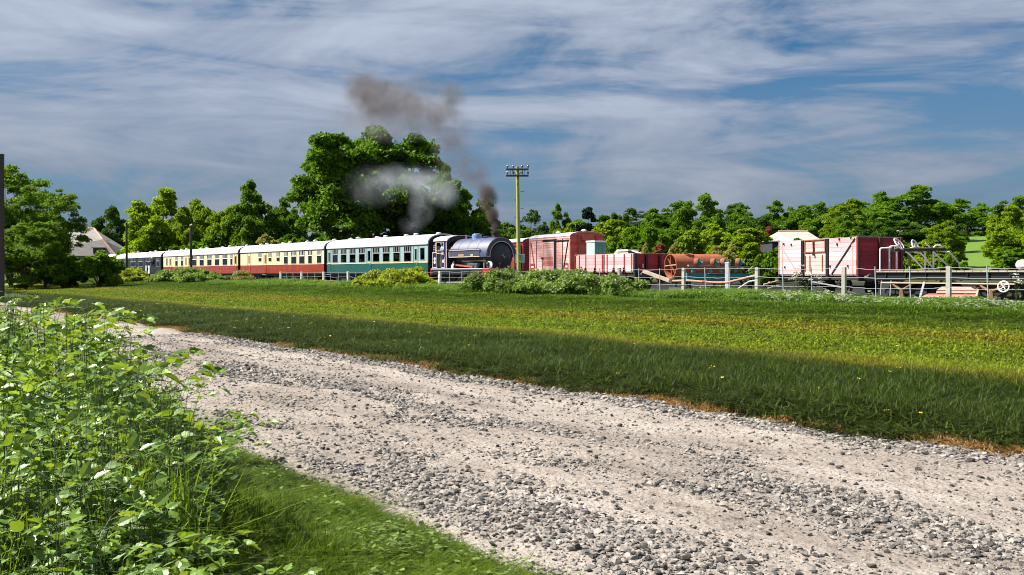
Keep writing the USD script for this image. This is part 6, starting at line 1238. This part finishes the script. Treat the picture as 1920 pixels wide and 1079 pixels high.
# buttercups
BUT = paint('buttercup_yellow', (.75, .52, .02), .5, .1); n = 420; P, d, x, y = scatter(rng, n, -40, 8, 8.6, 26)
def flower(seed): r = np.random.default_rng(seed); mb = MB(); v, f = quads(r, r.normal(0, .01, (5, 3)) * [1, 1, .3], np.array([[0, -.3, 1.]] * 5) + r.normal(0, .3, (5, 3)), np.full(5, .009)); mb.add(v, f); return mb.mesh()
P[:, 2] += np.where(y < 12.6, .21, .07); instancer('buttercups', [flower(s) for s in range(3)], P, rng.uniform(0, 360, len(P)), np.repeat((1 + .03 * d)[:, None], 3, 1), [BUT], 'tiny yellow buttercups dotted over the grass', 'buttercups')

# ------------------------------------------------------------------ smoke and steam
def puff(parent, name, c, r, density, color, seed, scale=.55, lo=.42, hi=.68, stretch=(1, 1, 1), edge=1.0):
    """A billow: density falls off from the middle of an ellipsoid and is broken up by noise."""
    c, r = np.asarray(c, float), np.asarray(r, float); m = trimesh.creation.icosphere(3, 1.0); v = m.vertices * r * 1.02 + c
    mat = usdkit.material(stage, f'/World/Looks/{numbered("look", name).split("/")[-1]}_air', {
        'g': ('geometry', {}), 'sub': ('vector_math', {'math_type': 'subtract', 'vector2': tuple(c)}), 'div': ('vector_math', {'math_type': 'divide', 'vector2': tuple(r)}), 'len': ('vector_math', {'math_type': 'length'}),
        'fall': ('map_range', {'range_type': 'smoothstep', 'from_min': 1.0, 'from_max': .15, 'to_min': 0.0, 'to_max': 1.0, 'clamp': True}),
        'off': ('vector_math', {'math_type': 'add', 'vector2': (seed * 7.3, seed * 3.1, seed * 5.7)}), 'n': ('noise_texture', {'scale': scale, 'detail': 5.0, 'roughness': .62, 'distortion': .5}),
        'mr': ('map_range', {'from_min': lo, 'from_max': hi, 'to_min': 0.0, 'to_max': 1.0, 'clamp': True}), 'mul': ('math', {'math_type': 'multiply'}), 'den': ('math', {'math_type': 'multiply', 'value2': density}),
        'v': ('principled_volume', {'color': color, 'anisotropy': .2})},
        [('g.position', 'sub.vector1'), ('sub.vector', 'div.vector1'), ('div.vector', 'len.vector1'), ('len.value', 'fall.value'), ('g.position', 'off.vector1'), ('off.vector', 'n.vector'), ('n.fac', 'mr.value'),
         ('mr.result', 'mul.value1'), ('fall.result', 'mul.value2'), ('mul.value', 'den.value1'), ('den.value', 'v.density')], volume='v.volume')
    return obj(name, (v, m.faces), mat, parent)
def airp(px, py, y=YT): x, t = at(px, y); return np.array([x, y, hz(py, t)]), t / FPX
smoke = thing('smoke', 'brown coal smoke trailing from the engine chimney over the great tree', 'smoke', kind='stuff')
BRN, GRY = (.20, .155, .13), (.27, .255, .26)
for px, py, rx, rz, den, col, sd, sc in (
        (929, 426, 9, 16, 2.6, BRN, 1, 1.3), (924, 404, 13, 20, 2.4, BRN, 2, 1.1), (915, 372, 20, 32, 1.5, BRN, 3, .9), (903, 345, 30, 34, .8, (.24, .2, .18), 4, .8), (880, 318, 44, 40, .6, (.26, .22, .21), 5, .8), (852, 282, 44, 44, .62, (.26, .22, .21), 6, .7),
        (845, 240, 44, 50, .55, GRY, 7, .8), (846, 185, 36, 48, .75, GRY, 8, .9), (800, 215, 66, 44, .6, GRY, 9, .7), (752, 196, 66, 50, .55, GRY, 13, .8), (715, 185, 62, 44, .9, (.22, .19, .18), 10, .8), (682, 168, 44, 44, .85, (.22, .19, .18), 11, .9), (690, 215, 84, 34, .3, GRY, 12, .8), (780, 160, 60, 40, .22, GRY, 14, .9), (740, 240, 110, 30, .22, GRY, 15, .7)):
    c, k = airp(px, py); puff(smoke, 'smoke_puff', c, (rx * k * 1.3, rx * k * 1.1, rz * k * 1.05), den * (2.6 if py > 345 else 1.55), col, sd, sc, *((.30, .52) if py > 345 else (.42, .66)))
steam = thing('steam', 'white steam cloud drifting in front of the great tree above the engine', 'steam', kind='stuff')
for px, py, rx, rz, den, sd in ((832, 366, 34, 32, .55, 21), (806, 345, 60, 38, .5, 22), (752, 332, 64, 30, .42, 23), (790, 388, 28, 44, .5, 24), (772, 420, 28, 26, .25, 25), (700, 350, 56, 50, .16, 26)):
    c, k = airp(px, py); puff(steam, 'steam_puff', c, (rx * k * 1.25, rx * k * 1.1, rz * k), den * .6, (.80, .85, .92), sd, .7, .38, .66)
